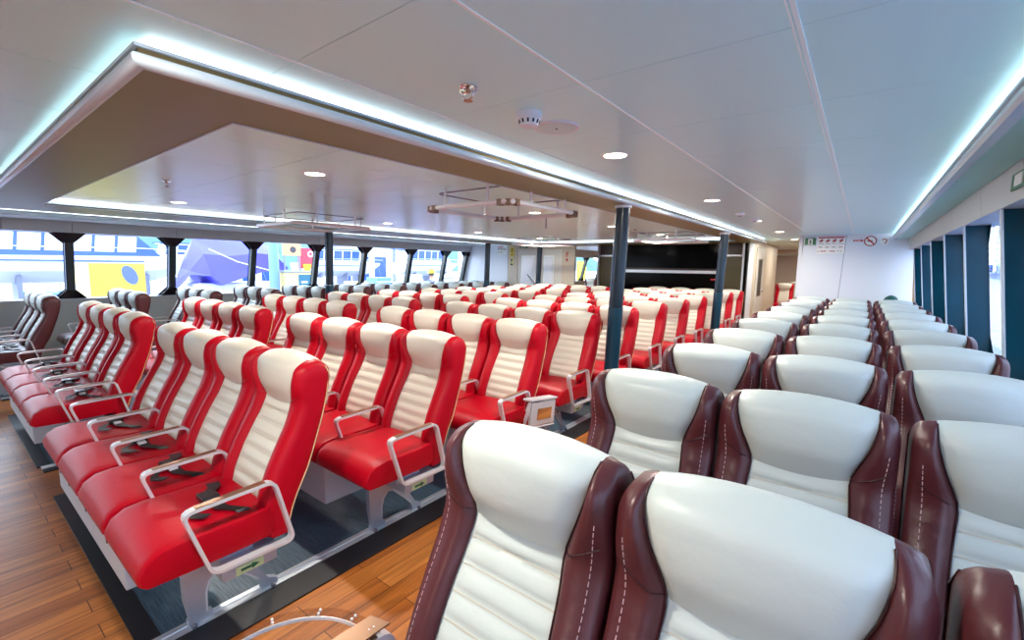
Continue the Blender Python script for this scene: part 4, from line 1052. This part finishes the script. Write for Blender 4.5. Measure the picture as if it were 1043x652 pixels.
# ------------------------------------------------------------------ outside, water side (right)
S(MB().box(.98, 420, -150, 420, -1.8, -1.5).build('ground_harbour_water', 'water'))
random.seed(11)
t = empty('far_quay', (70, 300, -1.5)); tag(t, 'long pale grey quay wall across the water', 'quay')
MB().box(-40, 200, 60, 74, 0, 3.4).build('wall', 'bldg', t)
MB().box(-40, 200, 59, 60, 2.6, 3.4).build('kerb', 'boatw', t)
for k in range(14):
    x = 46 + k * 4.6; w = random.uniform(2.6, 4.2); h_ = random.uniform(4, 11)
    t = empty('waterfront_building', (x, 378 + random.uniform(0, 20), 1.5)); tag(t, 'pale waterfront building across the harbour, block %s from the left' % ['first', 'second', 'third', 'fourth', 'fifth', 'sixth', 'seventh', 'eighth', 'ninth', 'tenth', 'eleventh', 'twelfth', 'thirteenth', 'fourteenth'][k], 'building', 'buildings across the harbour')
    MB().box(-w / 2, w / 2, 0, 8, 0, h_).build('wall', random.choice(['bldg', 'boatw', 'postb']), t)
    wm = MB()
    for q in range(int(h_ / 1.6)): wm.box(-w * .4, w * .4, -.05, 0, .6 + q * 1.6, 1.3 + q * 1.6)
    wm.build('window_band', 'ink', t)
t = empty('lattice_mast', (54, 352, -1.5)); tag(t, 'tall lattice mast with stays across the harbour', 'mast')
mb = MB()
for sx, sy in ((-1, -1), (1, -1), (1, 1), (-1, 1)): mb.tube([(sx * 2.2, sy * 2.2, 0), (sx * .5, sy * .5, 38)], .12, 4)
for k in range(12):
    z = k * 3.1; w = 2.2 - 1.7 * z / 38; w2 = 2.2 - 1.7 * (z + 3.1) / 38
    mb.tube([(-w, -w, z), (w2, -w2, z + 3.1)], .08, 4); mb.tube([(w, -w, z), (-w2, -w2, z + 3.1)], .08, 4); mb.tube([(-w, -w, z), (w, -w, z)], .08, 4)
mb.build('lattice', 'steel', t)

# ------------------------------------------------------------------ light
w = bpy.data.worlds.new('sky'); bpy.context.scene.world = w; w.use_nodes = True
nt = w.node_tree; bg = nt.nodes['Background']
tc = nt.nodes.new('ShaderNodeTexCoord'); sp = nt.nodes.new('ShaderNodeSeparateXYZ'); cr = nt.nodes.new('ShaderNodeValToRGB')
nt.links.new(tc.outputs['Generated'], sp.inputs[0]); nt.links.new(sp.outputs['Z'], cr.inputs[0])
cr.color_ramp.elements[0].color = (.76, .87, 1.0, 1); cr.color_ramp.elements[1].position = .7; cr.color_ramp.elements[1].color = (.62, .78, 1.0, 1)
mr = nt.nodes.new('ShaderNodeMapRange'); mr.inputs['From Min'].default_value = -1; mr.inputs['From Max'].default_value = 1
mr.inputs['To Min'].default_value = 1.12; mr.inputs['To Max'].default_value = .62; nt.links.new(sp.outputs['X'], mr.inputs['Value'])
vm = nt.nodes.new('ShaderNodeVectorMath'); vm.operation = 'SCALE'; nt.links.new(cr.outputs[0], vm.inputs[0]); nt.links.new(mr.outputs[0], vm.inputs['Scale'])
nt.links.new(vm.outputs[0], bg.inputs[0]); bg.inputs[1].default_value = 4.6

# ------------------------------------------------------------------ camera
cam = bpy.data.cameras.new('camera'); co = bpy.data.objects.new('camera', cam); C.objects.link(co)
cam.sensor_width = 36; cam.lens = 462.46 / 1043 * 36; cam.clip_start = .02; cam.clip_end = 1200
cx, cy, f = 521.5, 326.0, 462.46
Yv = Vector((880 - cx, -(276 - cy), f)).normalized(); Xv = -Vector((-84 - cx, -(262 - cy), f)).normalized()
Zv = -(Xv.cross(Yv)); Zv = Zv if Zv.y > 0 else -Zv
# rows: world axes in (right, up, forward) camera coordinates
right = Vector((Xv.x, Yv.x, Zv.x)); up = Vector((Xv.y, Yv.y, Zv.y)); fwd = Vector((Xv.z, Yv.z, Zv.z))
Mx = Matrix(((right.x, up.x, -fwd.x, 0), (right.y, up.y, -fwd.y, 0), (right.z, up.z, -fwd.z, H), (0, 0, 0, 1)))
co.matrix_world = Mx
bpy.context.scene.camera = co
vs_ = bpy.context.scene.view_settings
vs_.view_transform = 'Standard'; vs_.look = 'None'; vs_.gamma = 1.0; vs_.use_curve_mapping = False; vs_.exposure = 0.95
